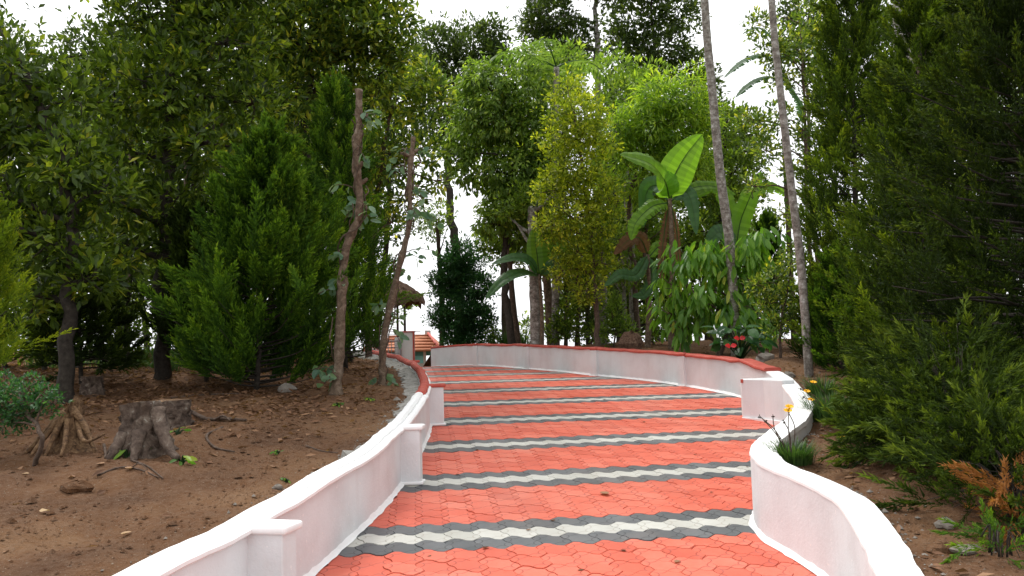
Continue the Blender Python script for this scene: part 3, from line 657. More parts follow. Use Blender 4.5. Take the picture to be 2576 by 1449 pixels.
# ------------------------------------------------------------------ left side trees
tree('broadleaf_tree', 'dark trunked broadleaf tree with glossy leaves, behind the small shrub and root stump', 165, 975, 7.6,
     [(40, 320, 130), (170, 400, 110), (30, 520, 110), (150, 600, 100), (30, 180, 90), (260, 480, 80), (90, 740, 80), (230, 700, 70), (-90, 250, 150), (-90, 600, 130), (170, 250, 70), (-150, -150, 200), (-320, 100, 240), (-330, 500, 200)],  # last lobes lie out of view, added to darken the wood below
     .118, 'glossy', 2.2, 5, r0=.075, bark='bark_d', seed=1, path=[(170, 820), (182, 600), (150, 380), (60, 180)])
tree('broadleaf_tree', 'straight dark trunked broadleaf tree with large glossy leaves, standing behind the cut stumps', 405, 945, 9.2,
     [(420, 200, 150), (560, 110, 130), (330, 380, 120), (520, 360, 120), (430, 520, 100), (330, 620, 90), (540, 0, 140), (380, 40, 120), (280, 220, 110), (480, 700, 70), (250, 520, 70), (420, -120, 170), (640, 260, 90), (620, -130, 160), (400, -380, 260), (150, -300, 260), (650, -420, 260)],  # topmost lobes, above the frame, added as canopy to shade the left bank
     .118, 'glossy', 2.2, 5, r0=.085, bark='bark_d', seed=2, path=[(410, 700), (425, 450), (430, 250), (440, 20), (450, -120)])
tree('broadleaf_tree', 'tall broadleaf tree with bright green leaf tips rising above the front conifer', 765, 940, 11.5,
     [(760, 90, 130), (890, 70, 120), (710, 240, 90), (950, 190, 90), (840, 190, 100), (760, -70, 150), (960, 40, 90), (620, -20, 110), (680, 120, 90), (900, -80, 140), (1000, 130, 55), (640, 380, 80), (760, 330, 70)],
     .125, 'glossy_y', 2.4, 5, r0=.08, bark='bark_d', seed=3, path=[(762, 700), (770, 420), (780, 150), (800, -60)])
tree('broadleaf_tree', 'thin crowned tree with yellowing leaves behind the leaning vine-hung trunk', 925, 900, 13,
     [(900, 270, 80), (1000, 250, 80), (1085, 250, 65), (960, 390, 75), (1055, 380, 65), (1030, 490, 50), (1098, 455, 34), (890, 390, 70), (985, 560, 40), (930, 480, 60), (1060, 200, 60)],
     .125, 'glossy_y', 1.9, 5, r0=.055, bark='bark', seed=4, path=[(930, 700), (945, 500), (980, 300), (985, 200)])
conifer('conifer', 'bright green feathery conifer with upswept plumes beside the vine-hung trunk', 645, 985, 8.1, (688, 345), 165, 'cypress', nb=130, plume=.56, ns=26, per=10, seed=1, low=.03, ppb=5, needle=.11)
conifer('conifer', 'narrow taller conifer just behind the cut-topped trunk', 870, 960, 10.2, (845, 210), 90, 'cypress', nb=120, plume=.6, ns=20, per=7, seed=2, low=.06, ppb=4, needle=.11)
conifer('conifer', 'golden green conifer at the bank edge above the small shrub', -150, 960, 6.0, (-130, 300), 130, 'cypress_y', nb=110, plume=.42, ns=20, per=7, seed=3, low=.08, ppb=4, needle=.085)
conifer('conifer', 'low dark drooping conifer between the two dark tree trunks', 205, 940, 8.6, (195, 640), 95, 'cypress_d', nb=60, plume=.34, ns=12, per=5, seed=4, droop=.35, low=.15)
conifer('conifer', 'bushy dark green conifer crowded to the side of the bright feathery one', 520, 960, 9.0, (490, 520), 95, 'cypress_d', nb=70, plume=.36, ns=12, per=6, seed=6, low=.12)

# trunks with climbing vines
def vine_trunk(label, pts, d, r0, seed, nleaf):
    r = np.random.default_rng(seed); x = P(*pts[0], d)[0]; base = np.array([x, d, float(G(x, d))])
    t = thing('vine_trunk', label, 'tree', tuple(base), 'cut-topped trunks carrying vines')
    path = crom([base - [0, 0, .1]] + [P(p[0], p[1], d + r.normal() * .03) for p in pts[1:]], 8); n = len(path)
    rad = r0 * (1 - .35 * np.linspace(0, 1, n)) * (1 + .13 * np.sin(np.arange(n) * 1.1) + .08 * r.normal(size=n)); rad[:2] *= 1.4
    sp = [(path, rad)]
    for k in range(6):                   # sawn-off branch stubs
        i = r.integers(n // 3, n - 2); o = norm(np.array([r.normal(), r.normal(), .9])); sp.append((np.array([path[i], path[i] + o * r0 * 1.6, path[i] + o * r0 * r.uniform(2.2, 4)]), [r0 * .5, r0 * .4, r0 * .33]))
    obj('trunk', tubes('trunk', sp, [MT['bark_r']], 10, rough=.09), t)
    vs = []; lp = []; ld = []
    for k in range(9):                   # vine stems that wander round the trunk
        i0 = r.integers(2, n - 10); a = r.random() * 6.3; seg = []
        for i in range(i0, min(n, i0 + 9)): a += r.normal() * .5 + .3; seg.append(path[i] + np.array([math.cos(a), math.sin(a), 0]) * (rad[i] + .012 + .05 * abs(r.normal()) * (i - i0) / 9))
        seg = crom(seg, 3); vs.append((seg, .007))
    for k in range(16):
        i = r.integers(2, n - 3); a = r.random() * 6.3; o = np.array([math.cos(a), math.sin(a) * .6, 0]); p0 = path[i]; l = r.uniform(.12, .34)
        p = crom([p0, p0 + o * l * .5 + [0, 0, .05], p0 + o * l + [0, 0, r.uniform(-.1, .05)]], 3); vs.append((p, np.linspace(.006, .003, len(p))))
        for _ in range(max(1, nleaf // 16)):
            j = r.integers(2, len(p)); lp.append(p[j] + r.normal(size=3) * .02); ld.append(norm(o * .6 + r.normal(size=3) * .6 + [0, 0, -.7]))
    obj('vine_stem', tubes('vine_stem', vs, [MT['bark']], 5), t)
    m = len(lp); obj('vine_leaves', leaves('vine_leaves', np.array(lp), np.array(ld), norm(r.normal(size=(m, 3)) + [0, -.9, .5]), r.uniform(.07, .12, m), r.uniform(.045, .075, m), r.random(m), T_BIG, [MT['pepper']]), t)
    return t
vine_trunk('crooked brown trunk with a sawn-off top, hung with pale vine leaves', [(845, 1008), (855, 850), (868, 640), (905, 530), (895, 400), (903, 300), (903, 225)], 7.7, .05, 11, 90)
vine_trunk('slimmer leaning brown trunk with vine leaves in front of the thatched shelter', [(962, 988), (965, 860), (1000, 690), (1030, 560), (1030, 450), (1040, 345)], 8.4, .04, 12, 110)

# dim trees further back on the left, and undergrowth
bk = [(120, 15, 'dark', [(100, 250, 170), (230, 420, 140), (20, 500, 140), (160, 620, 120), (240, 130, 110), (-60, 120, 150)], 'dim dark tree deep in the wood behind the golden conifer'),
      (470, 16.5, 'dark', [(460, 260, 150), (600, 420, 130), (420, 480, 130), (560, 620, 110), (350, 140, 120), (640, 160, 120), (500, 40, 140)], 'dim dark tree deep in the wood behind the straight trunk'),
      (700, 17, 'mid', [(700, 280, 130), (820, 420, 120), (720, 520, 110), (900, 300, 100), (850, 600, 90), (760, 100, 140)], 'mid green tree in the wood behind the front conifer'),
      (940, 19, 'dark', [(930, 420, 100), (1010, 330, 90), (880, 540, 90), (960, 560, 70), (1000, 200, 100)], 'dark small-leaved tree behind the thin crowned yellowing tree'),
      (300, 19, 'mid', [(300, 350, 130), (200, 520, 120), (330, 560, 110), (420, 660, 90), (130, 700, 90)], 'mid green tree far back between the two dark trunks')]
for i, (bx, d, m, lb, lab) in enumerate(bk):
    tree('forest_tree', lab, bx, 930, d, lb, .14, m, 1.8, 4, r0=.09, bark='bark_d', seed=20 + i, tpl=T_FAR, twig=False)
ub = [(120, 9.6, [(120, 760, 60), (60, 700, 60), (190, 800, 50), (10, 820, 50), (250, 760, 50)], 'dark', 'dark low bush between the golden conifer and the first dark trunk'),
      (600, 10.5, [(480, 640, 60), (560, 640, 60), (640, 680, 60), (540, 760, 60), (470, 780, 50), (640, 800, 50), (420, 700, 50)], 'dark', 'dark thicket bush directly behind the front conifer'),
      (330, 10.8, [(300, 660, 60), (260, 740, 60), (350, 760, 50), (330, 600, 55), (220, 640, 55)], 'dark', 'dark bush between the two dark trunks'),
      (330, 12, [(320, 800, 50), (260, 830, 45), (380, 840, 40)], 'mid', 'leafy undergrowth bush behind the grass patch'),
      (560, 11.5, [(560, 780, 60), (500, 850, 45), (620, 840, 50), (600, 720, 50)], 'dark', 'dark undergrowth bush behind the front conifer base'),
      (30, 10, [(40, 850, 70), (-20, 800, 70), (110, 860, 50)], 'mid', 'leafy bush under the golden conifer'),
      (780, 12.5, [(770, 800, 60), (720, 860, 40), (840, 840, 45), (800, 720, 55)], 'dark', 'dark bush between the two conifers'),
      (890, 12, [(880, 820, 45), (870, 750, 40), (860, 880, 35)], 'dark', 'dark leafy bush behind the two vine-hung trunks'),
      (450, 14, [(460, 760, 60), (400, 700, 60), (520, 700, 60), (300, 700, 60)], 'mid', 'low branching sapling in the shade of the wood')]
for i, (bx, d, lb, m, lab) in enumerate(ub):
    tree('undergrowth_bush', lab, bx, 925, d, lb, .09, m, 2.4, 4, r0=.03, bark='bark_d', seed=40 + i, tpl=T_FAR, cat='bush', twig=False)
for i, (bx, y0, d, rr, lab) in enumerate([(545, 700, 13, .045, 'thin bare trunk beyond the grass patch'), (315, 650, 13.5, .05, 'thin reddish trunk near the back stump'), (455, 640, 12.5, .05, 'brown trunk just beside the straight dark tree')]):
    x = P(bx, 920, d)[0]; base = np.array([x, d, float(G(x, d))]); t = thing('slender_trunk', lab, 'tree', tuple(base))
    tp = P(bx + 12, y0 - 500, d); obj('trunk', tubes('trunk', [(crom([base - [0, 0, .1], base + (tp - base) * .4 + [.05, 0, 0], tp], 8), np.linspace(rr, rr * .5, 17))], [MT['bark']], 8, rough=.06), t)
    r = np.random.default_rng(70 + i); Pn, D, N, T = lobe_leaves(r, [(tp, .5), (tp + [0, 0, -.6], .4)], .12, 1.6, 4); k = len(Pn)
    obj('crown', leaves('crown', Pn, D, N, .12, .05, T, T_FAR, [MT['dark']]), t)

# ------------------------------------------------------------------ centre trees
tree('forest_tree', 'tall dark tree with a forked trunk against the white sky', 1150, 870, 24,
     [(1100, 120, 85), (1190, 120, 90), (1250, 160, 65), (1130, 230, 80), (1215, 230, 70), (1100, 320, 60), (1180, 330, 60), (1060, 190, 60), (1240, 90, 50)],
     .15, 'dark', 2.1, 5, r0=.17, bark='bark_d', seed=60, path=[(1150, 700), (1138, 560), (1128, 460), (1140, 300), (1170, 180)], tpl=T_FAR)
tree('round_bush', 'dense dark green rounded bush at the bend of the red-topped wall', 1160, 870, 18.5,
     [(1160, 660, 60), (1120, 720, 45), (1200, 720, 50), (1160, 780, 60), (1110, 800, 35), (1205, 800, 45), (1150, 840, 45), (1140, 690, 50), (1180, 850, 40)], .085, 'shrub', 4.5, 4, r0=.05, bark='bark_d', seed=61, cat='bush', tpl=T_FAR)
tree('dense_tree', 'large rounded mid green tree with drooping leaves above the small banana plant', 1292, 875, 16.5,
     [(1240, 230, 90), (1330, 240, 90), (1190, 340, 80), (1290, 340, 100), (1370, 330, 80), (1200, 430, 70), (1290, 440, 90), (1370, 430, 70), (1270, 520, 70), (1340, 520, 60), (1240, 560, 50), (1310, 600, 45), (1200, 190, 55), (1330, 150, 60), (1250, 300, 80), (1350, 390, 80), (1180, 260, 55), (1150, 390, 40), (1330, 470, 70)],
     .13, 'fresh', 2.2, 5, r0=.09, bark='bark_d', seed=62, path=[(1275, 760), (1268, 650), (1280, 500), (1290, 300)], droop=.5, updir=.1)
tree('columnar_tree', 'yellow-green columnar tree standing just behind the red-topped wall', 1500, 870, 14.2,
     [(1430, 230, 60), (1460, 300, 85), (1420, 350, 75), (1490, 360, 70), (1440, 430, 85), (1400, 480, 70), (1480, 480, 75), (1440, 550, 80), (1500, 570, 60), (1390, 570, 55), (1460, 640, 70), (1420, 680, 50), (1510, 660, 50), (1480, 730, 50), (1530, 500, 45)],
     .085, 'gold', 1.7, 4, r0=.055, bark='bark', seed=63, path=[(1500, 780), (1492, 650), (1470, 480), (1440, 260)], tpl=T_FAR)
tree('feathery_tree', 'lime green feathery tree above the big banana leaves', 1605, 870, 15.5,
     [(1660, 250, 75), (1720, 240, 75), (1700, 310, 85), (1620, 310, 75), (1760, 300, 60), (1640, 380, 75), (1590, 380, 65), (1720, 390, 75), (1750, 430, 60), (1600, 450, 65), (1560, 330, 60), (1660, 450, 60)],
     .17, 'lime', 3.6, 6, W=.2, r0=.06, bark='bark', seed=64, path=[(1595, 700), (1585, 500), (1620, 380), (1690, 260)], tpl=T_FAR, droop=.35, updir=.2)
tree('forest_tree', 'tall dark tree with pale branching trunk above the yellow-green column', 1510, 870, 25,
     [(1380, 40, 75), (1440, 100, 80), (1340, 60, 50), (1380, -40, 80), (1430, 170, 65), (1540, -20, 60), (1500, -80, 90), (1390, 120, 70)], .16, 'dark', 2.0, 5, r0=.14, bark='palmbark', seed=65, path=[(1508, 500), (1502, 160), (1498, 40), (1495, -80)], tpl=T_FAR)
tree('forest_tree', 'broad dark tree between the pale branching trunk and the tall palm', 1680, 870, 23,
     [(1600, 60, 80), (1680, 110, 75), (1730, 180, 70), (1640, 190, 60), (1770, 220, 50), (1600, 160, 60), (1560, 260, 55), (1700, 20, 80), (1620, -60, 90), (1790, 290, 50), (1560, 110, 50)], .16, 'dark', 2.0, 5, r0=.12, bark='bark_d', seed=66, path=[(1680, 600), (1670, 400), (1650, 200), (1640, 40)], tpl=T_FAR)
for i, (bx, d, m, lb, lab) in enumerate([
      (1370, 21, 'mid', [(1290, 620, 60), (1380, 640, 60), (1350, 560, 70), (1430, 600, 60), (1230, 610, 40)], 'low branched tree with several brown stems behind the small banana plant'),
      (1560, 20, 'mid', [(1560, 560, 70), (1530, 640, 60), (1620, 620, 60), (1600, 700, 50), (1540, 730, 45), (1650, 520, 60), (1570, 470, 60)], 'mid green tree behind the columnar one'),
      (1740, 19, 'mid', [(1740, 480, 60), (1700, 600, 55), (1760, 640, 55), (1650, 680, 45), (1780, 560, 50), (1700, 760, 45), (1800, 470, 40)], 'mid green tree behind the large banana plant'),
      (1850, 21, 'mid', [(1840, 320, 55), (1870, 400, 55), (1830, 500, 50), (1900, 330, 45), (1890, 480, 45), (1840, 600, 45)], 'light airy tree showing sky through its leaves between the two palms'),
      (1460, 24, 'mid', [(1450, 760, 50), (1400, 800, 40), (1530, 800, 45), (1600, 790, 45), (1500, 830, 30), (1330, 820, 25)], 'low bushes of fresh green far behind the slim trunks'),
      (2090, 17, 'dark', [(2060, 120, 80), (2100, 240, 70), (2060, 380, 55), (2150, 60, 90), (2140, 330, 80), (2010, 40, 60), (2060, 500, 50)], 'dark leaved tree behind the tall conifers'),
      (2330, 15, 'dark', [(2330, 60, 120), (2450, 120, 130), (2380, 300, 120), (2520, 300, 140), (2250, 250, 90), (2480, 0, 130), (2560, 120, 120)], 'dark broadleaf tree standing behind the big dark conifer')]):
    tree('forest_tree', lab, bx, 880, d, [(l[0], l[1], l[2] * 1.15) for l in lb], .13, m, 2.6, 4, r0=.06, bark='bark', seed=80 + i, tpl=T_FAR)
for i, (bx, d, m, L_, lb, lab) in enumerate([
      (-100, 22, 'dark', .17, [(-60, 300, 170), (90, 420, 150), (-20, 620, 140), (130, 640, 120), (150, 250, 140), (40, 760, 90)], 'deep shade tree at the far edge of the wood behind the golden conifer'),
      (380, 23, 'dark', .17, [(330, 330, 150), (470, 360, 150), (250, 480, 140), (400, 560, 140), (540, 560, 130), (300, 680, 100), (480, 720, 90), (200, 330, 120)], 'deep shade tree at the far edge of the wood behind the stumps'),
      (720, 24, 'dark', .17, [(660, 300, 140), (800, 330, 130), (720, 480, 130), (860, 500, 110), (640, 620, 120), (780, 660, 110), (900, 680, 80), (930, 400, 90)], 'deep shade tree at the far edge of the wood behind the conifers'),
      (1640, 19.5, 'mid', .13, [(1420, 640, 50), (1500, 680, 55), (1570, 640, 60), (1640, 600, 60), (1650, 720, 55), (1560, 740, 50), (1720, 660, 60), (1780, 720, 60), (1450, 740, 40), (1720, 780, 50), (1620, 800, 35), (1520, 790, 35), (1450, 690, 45), (1480, 600, 50), (1850, 760, 50), (1860, 660, 50), (1590, 830, 28), (1700, 840, 28), (1480, 840, 24), (1420, 830, 22)], 'wide leafy thicket tree filling the space behind the banana plants'),
      (1560, 18.2, 'fresh', .15, [(1560, 250, 70), (1540, 180, 60), (1620, 210, 60), (1580, 330, 70), (1530, 420, 60), (1570, 520, 60), (1610, 590, 55), (1550, 620, 55)], 'tall fresh green tree between the yellow-green column and the lime feathery one'),
      (1790, 18, 'mid', .14, [(1830, 300, 55), (1800, 380, 60), (1850, 430, 55), (1780, 470, 60), (1820, 540, 60), (1760, 580, 55), (1880, 380, 45), (1860, 560, 50), (1790, 640, 50)], 'leafy mid green tree just behind the tall palm trunk'),
      (1380, 19, 'fresh', .14, [(1390, 200, 60), (1430, 160, 60), (1360, 170, 50), (1400, 260, 60)], 'fresh green crown rising behind the yellow-green column top'),
      (2500, 9.5, 'dark', .11, [(2480, 560, 150), (2570, 420, 150), (2400, 720, 120), (2540, 760, 150), (2460, 880, 110), (2600, 600, 150), (2380, 560, 100), (2480, 330, 120), (2320, 840, 80)], 'deep shade tree packed behind the huge dark conifer'),
      (1700, 24, 'mid', .16, [(1480, 300, 60), (1560, 380, 70), (1640, 440, 70), (1720, 420, 70), (1500, 450, 60), (1800, 400, 60), (1830, 520, 60), (1760, 330, 60), (1880, 600, 50)], 'hazy green tree far behind the feathery lime one')]):
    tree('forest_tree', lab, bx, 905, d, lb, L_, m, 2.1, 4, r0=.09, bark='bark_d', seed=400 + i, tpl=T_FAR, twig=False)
# slim bare trunks in the middle
for i, (pts, d, rr, mt, lab) in enumerate([
      ([(1349, 865), (1346, 760), (1342, 640), (1338, 520)], 15.5, .125, 'palmbark', 'stout pale mottled trunk beside the small banana plant'),
      ([(1308, 865), (1290, 760), (1282, 640), (1280, 520)], 17.5, .075, 'bark', 'slightly leaning brown trunk next to the stout mottled one'),
      ([(1270, 865), (1268, 760), (1272, 640), (1262, 520)], 18.5, .07, 'bark', 'slim straight trunk by the rounded bush'),
      ([(1388, 865), (1380, 760), (1370, 660), (1360, 560)], 16.5, .10, 'bark_r', 'brown trunk leaning over from the mottled one'),
      ([(1400, 865), (1398, 760), (1412, 660), (1420, 560)], 16.8, .075, 'bark_r', 'brown trunk forking away from its leaning neighbour'),
      ([(1448, 870), (1455, 760), (1450, 640)], 16, .045, 'bark', 'thin dark stem in front of the low bushes'),
      ([(1520, 870), (1518, 780), (1512, 640), (1505, 560)], 16, .095, 'palmbark', 'mottled grey trunk behind the columnar tree'),
      ([(1600, 870), (1594, 760), (1584, 600), (1576, 400), (1570, 250)], 17, .105, 'palmbark', 'tall mottled grey trunk beside the fallen brown leaf heap'),
      ([(1572, 870), (1570, 760), (1565, 640)], 15.6, .05, 'palmbark', 'thin pale trunk next to the tall mottled one'),
      ([(1422, 868), (1424, 790), (1420, 700)], 17, .05, 'bark', 'thin brown stem among the low bushes'),
      ([(1480, 870), (1478, 790), (1486, 700)], 17.5, .055, 'bark_d', 'dark slim trunk behind the columnar tree stem'),
      ([(1640, 870), (1632, 780), (1622, 660), (1628, 540)], 18, .06, 'bark', 'brown trunk leaning behind the banana stem'),
      ([(1105, 868), (1112, 760), (1104, 640), (1100, 560)], 19, .06, 'bark', 'thin bare trunk with short stubs in the gap of white sky'),
      ([(1735, 870), (1728, 760), (1720, 620)], 18, .07, 'bark_d', 'dark trunk behind the drooping large-leaved bush')]):
    x = P(*pts[0], d)[0]; base = np.array([x, d, float(G(x, d))]); t = thing('slim_trunk', lab, 'tree', tuple(base)); r = np.random.default_rng(300 + i)
    pp = crom([base - [0, 0, .2]] + [P(p[0], p[1], d) for p in pts[1:]], 7); n = len(pp)
    sp = [(pp, rr * (1 - .3 * np.linspace(0, 1, n)) * (1 + .05 * r.normal(size=n)))]
    for k in range(5):
        i0 = r.integers(n // 2, n); o = norm(np.array([r.normal(), r.normal(), 1.2])); sp.append((np.array([pp[i0], pp[i0] + o * .25, pp[i0] + o * .6 + [0, 0, .1]]), [rr * .35, rr * .25, .006]))
    obj('trunk', tubes('trunk', sp, [MT[mt]], 9, rough=.04), t)
    Pn, D, N, T = lobe_leaves(r, [(pp[-1] + [0, 0, .2], .45), (pp[-1] + r.normal(size=3) * .3, .35), (pp[-2] + r.normal(size=3) * .3, .3)], .11, 1.3, 4); k = len(Pn)
    obj('crown', leaves('crown', Pn, D, N, .11, .045, T, T_FAR, [MT['mid']]), t)

# ------------------------------------------------------------------ palms
def frond(r, base, az, L, arch, nl=44, ll=.42, wd=.03):
    o = np.array([math.cos(az), math.sin(az), 0]); s = np.linspace(0, 1, 14)
    p = base + o * (L * np.sin(s * 1.25) / 1.0)[:, None] * .9 + np.array([0, 0, 1]) * (L * (arch[0] * s - arch[1] * s ** 2))[:, None]
    t = norm(np.gradient(p, axis=0)); side = norm(np.cross(t, [0, 0, 1.0])); Pn = []; D = []; N = []; LL = []
    for k in range(nl):
        f = .1 + .9 * k / nl; j = f * 13; j0 = min(int(j), 12); q = p[j0] + (p[j0 + 1] - p[j0]) * (j - j0)
        for sg in (-1, 1):
            Pn.append(q); D.append(norm(side[j0] * sg * .85 + t[j0] * .55 + np.array([0, 0, -.42]) + r.normal(size=3) * .07)); N.append([0, 0, 1]); LL.append(ll * (.35 + .65 * math.sin(math.pi * min(1, f * .85 + .1))))
    return (p, np.linspace(.018, .004, 14)), np.array(Pn), np.array(D), np.array(N, float), np.array(LL)
def palm(label, pts, d, r0, seed, nf=11, L=1.5, az0=0, azs=None):
    r = np.random.default_rng(seed); x = P(*pts[0], d)[0]; base = np.array([x, d, float(G(x, d))])
    t = thing('palm_tree', label, 'palm', tuple(base))
    pp = crom([base - [0, 0, .2]] + [P(p[0], p[1], d) for p in pts[1:]], 14); n = len(pp)
    obj('trunk', tubes('trunk', [(pp, r0 * (1.12 - .3 * np.linspace(0, 1, n)) * (1 + .03 * (np.arange(n) % 2)))], [MT['palmbark']], 14, rough=.012), t)
    for k in range(nf):
        rc, Pn, D, N, LL = frond(r, pp[-1], az0 + 2.4 * k if azs is None else azs[k], L * r.uniform(.85, 1.1), (r.uniform(.5, 1.0), r.uniform(.9, 1.3)) if azs is None else (.75, .62 + .2 * (k > 0)))
        f = obj('frond', leaves('frond', Pn, D, N, LL, .035, .4 + .25 * r.random() + .1 * r.normal(size=len(Pn)), T_FAR, [MT['palm']]), t)
        obj('rachis', tubes('rachis', [rc], [MT['palm']], 5), f)
    return t
palm('tall slender grey palm trunk rising beside the broad upright banana leaf', [(1842, 720), (1838, 640), (1812, 440), (1793, 240), (1775, 40), (1762, -260)], 12.2, .068, 1, L=1.4)
palm('second slender palm trunk with lichen patches, close against the right-hand conifers', [(2030, 840), (2018, 700), (1992, 480), (1962, 220), (1944, 40), (1920, -330)], 9.0, .043, 2, L=1.3)
palm('young palm with a pale arching frond over the rounded mid green tree', [(1395, 860), (1398, 600), (1398, 300), (1400, 170)], 15.9, .07, 3, nf=5, L=1.75, azs=(3.15, 1.2, 1.9, .6, 4.4))
for i, (px, d, rr, lab) in enumerate([(2262, 13, .15, 'thick pale grey trunk showing above the dark conifers'), (2312, 13.6, .17, 'thick rough dark trunk beside the thick pale grey one')]):
    x = P(px + 40, 900, d)[0]; base = np.array([x, d, float(G(x, d))]); t = thing('tall_tree', lab, 'tree', tuple(base))
    tp = P(px, -160, d); obj('trunk', tubes('trunk', [(crom([base - [0, 0, .2], base + (tp - base) * .5, tp], 10), np.linspace(rr * 1.3, rr * .9, 21))], [MT['palmbark' if i == 0 else 'bark']], 14, rough=.03), t)
    r = np.random.default_rng(900 + i); Pn, D, N, T = lobe_leaves(r, [(tp, .8), (tp + [.5, 0, .3], .7)], .13, 1.5, 4)
    obj('crown', leaves('crown', Pn, D, N, .13, .05, T, T_FAR, [MT['dark']]), t)

# ------------------------------------------------------------------ banana plants
def blade(name, r, pts, width, mat, parent, torn=0.0, fold=.25, face=None, nseg=26):
    """one banana leaf: midrib through pts, pleated halves, torn edges"""
    m = crom(pts, max(3, nseg // (len(pts) - 1))); n = len(m); s = np.linspace(0, 1, n); t = norm(np.gradient(m, axis=0))
    f = np.array([0, -1.0, .35]) if face is None else np.asarray(face, float)
    sd = norm(np.cross(t, f)); nr = np.cross(sd, t)
    prof = np.clip(np.sin(np.pi * np.clip(s, 0, 1) ** .75) ** .55, 0, 1) * width / 2; prof[s < .06] *= .3; prof[0] = .012; prof[-1] = .01
    V_ = []; Q = []; T = []; nb = 0
    for sg in (-1, 1):
        cut = np.zeros(n)
        k = 2
        while k < n - 2:
            if r.random() < torn: cut[k] = 1
            k += 1
        for i in range(n - 1):
            g0 = .0; w0, w1 = prof[i], prof[i + 1]
            j = 1 + .05 * r.normal()
            sh = (t[i] * r.uniform(.0, .35) * w0 * torn if cut[i] else 0); dz = -nr[i] * r.uniform(0, .5) * w0 * torn
            a0 = m[i]; a1 = m[i + 1]; b0 = a0 + sd[i] * sg * w0 * .55 + nr[i] * fold * w0 * .5; b1 = a1 + sd[i + 1] * sg * w1 * .55 + nr[i + 1] * fold * w1 * .5
            c0 = a0 + sd[i] * sg * w0 * j + nr[i] * fold * w0 * .25 + sh + dz; c1 = a1 + sd[i + 1] * sg * w1 * j + nr[i + 1] * fold * w1 * .25 + dz
            if cut[i]: c1 = c1 - t[i] * .35 * np.linalg.norm(a1 - a0); b1 = b1 + 0
            if not cut[i] and torn == 0: c0 = a0 + sd[i] * sg * w0 + nr[i] * fold * w0 * .25; c1 = a1 + sd[i + 1] * sg * w1 + nr[i + 1] * fold * w1 * .25
            V_ += [a0, b0, c0, a1, b1, c1]; q = [[nb, nb + 3, nb + 4, nb + 1], [nb + 1, nb + 4, nb + 5, nb + 2]]
            Q += q if sg > 0 else [x[::-1] for x in q]; T += [.35 + .2 * (i % 2) + .08 * r.normal()] * 6; nb += 6
    o = obj(name, mk(name, np.array(V_), quads=Q, tint=np.clip(T, 0, 1), mats=[MT[mat]]), parent)
    obj('midrib', tubes('midrib', [(m - nr * .004, np.linspace(.016, .004, n))], [MT['lime']], 5), o)
    return o
def banana(label, base_px, d, stem_top, lv, seed, r0=.07):
    r = np.random.default_rng(seed); x = P(base_px, 880, d)[0]; base = np.array([x, d, float(G(x, d))]); t = thing('banana_plant', label, 'banana plant', tuple(base), 'banana plants behind the wall')
    tp = P(stem_top[0], stem_top[1], d); pp = crom([base - [0, 0, .1], (base + tp) / 2 + [.03, 0, 0], tp], 8)
    obj('stem', tubes('stem', [(pp, np.linspace(r0, r0 * .5, len(pp)))], [MT['bark_r']], 10, rough=.05), t)
    for pts, wpx, mat, torn, face in lv:
        W3 = [P(p[0], p[1], d + (p[2] if len(p) > 2 else 0)) for p in pts]; blade('leaf', r, W3, wpx / F * d, mat, t, torn, face=face)
    return t
banana('large banana plant with one broad bright upright leaf beside the tall palm', 1690, 13.6, (1685, 500), [
    ([(1688, 500), (1694, 450, -.05), (1722, 395, -.1), (1766, 338, -.15)], 92, 'banana', .0, (.2, -1, .2)),
    ([(1684, 500), (1672, 455, -.2), (1635, 412, -.5), (1560, 388, -.7)], 78, 'banana', .12, (-.2, -1, .7)),
    ([(1680, 505), (1660, 470, .2), (1628, 480, .35), (1618, 570, .4)], 56, 'banana_d', .0, (.2, -1, .1)),
    ([(1690, 505), (1720, 480, .1), (1740, 510, 0), (1752, 590, -.1)], 44, 'banana_d', .15, None),
    ([(1690, 505), (1725, 478, .4), (1790, 468, .7), (1850, 490, .8)], 40, 'banana', .3, None),
    ([(1682, 520), (1672, 580), (1664, 660), (1668, 740)], 22, 'banana_dry', .8, None),
    ([(1690, 520), (1702, 580), (1706, 640), (1716, 700)], 18, 'banana_dry', .8, None),
    ([(1680, 510), (1640, 520, -.2), (1600, 560, -.3), (1588, 604, -.3)], 46, 'banana', .55, (-.3, -1, .3))], 1)
banana('banana plant half hidden behind the tall palm trunk, its leaves leaning toward the conifers', 1840, 14.5, (1850, 640), [
    ([(1850, 640), (1862, 560), (1885, 500, -.1), (1915, 432, -.2)], 52, 'banana', .08, None),
    ([(1848, 640), (1840, 540, .2), (1800, 470, .3), (1740, 500, .4)], 46, 'banana', .3, None),
    ([(1850, 640), (1880, 500, .3), (1940, 470, .4), (2000, 505, .5)], 40, 'banana', .3, None),
    ([(1848, 640), (1825, 590, -.1), (1800, 590, -.2), (1770, 640, -.3)], 46, 'banana_d', .1, None)], 2)
banana('short banana plant with broad flat leaves in front of the slim trunks', 1362, 15.3, (1356, 690), [
    ([(1356, 690), (1352, 650), (1347, 610), (1345, 572)], 52, 'banana', .0, None),
    ([(1354, 690), (1330, 655, -.2), (1290, 648, -.3), (1238, 664, -.4)], 40, 'banana_d', .0, (-.1, -.8, .8)),
    ([(1356, 690), (1380, 640, .1), (1405, 610, .1), (1425, 690, .1)], 48, 'banana', .0, None),
    ([(1354, 692), (1310, 685, -.3), (1265, 705, -.5), (1222, 752, -.6)], 40, 'banana_d', .05, (-.1, -.8, .8)),
    ([(1358, 692), (1400, 660, -.2), (1440, 660, -.3), (1470, 700, -.3)], 36, 'banana_d', .1, None)], 3, .05)
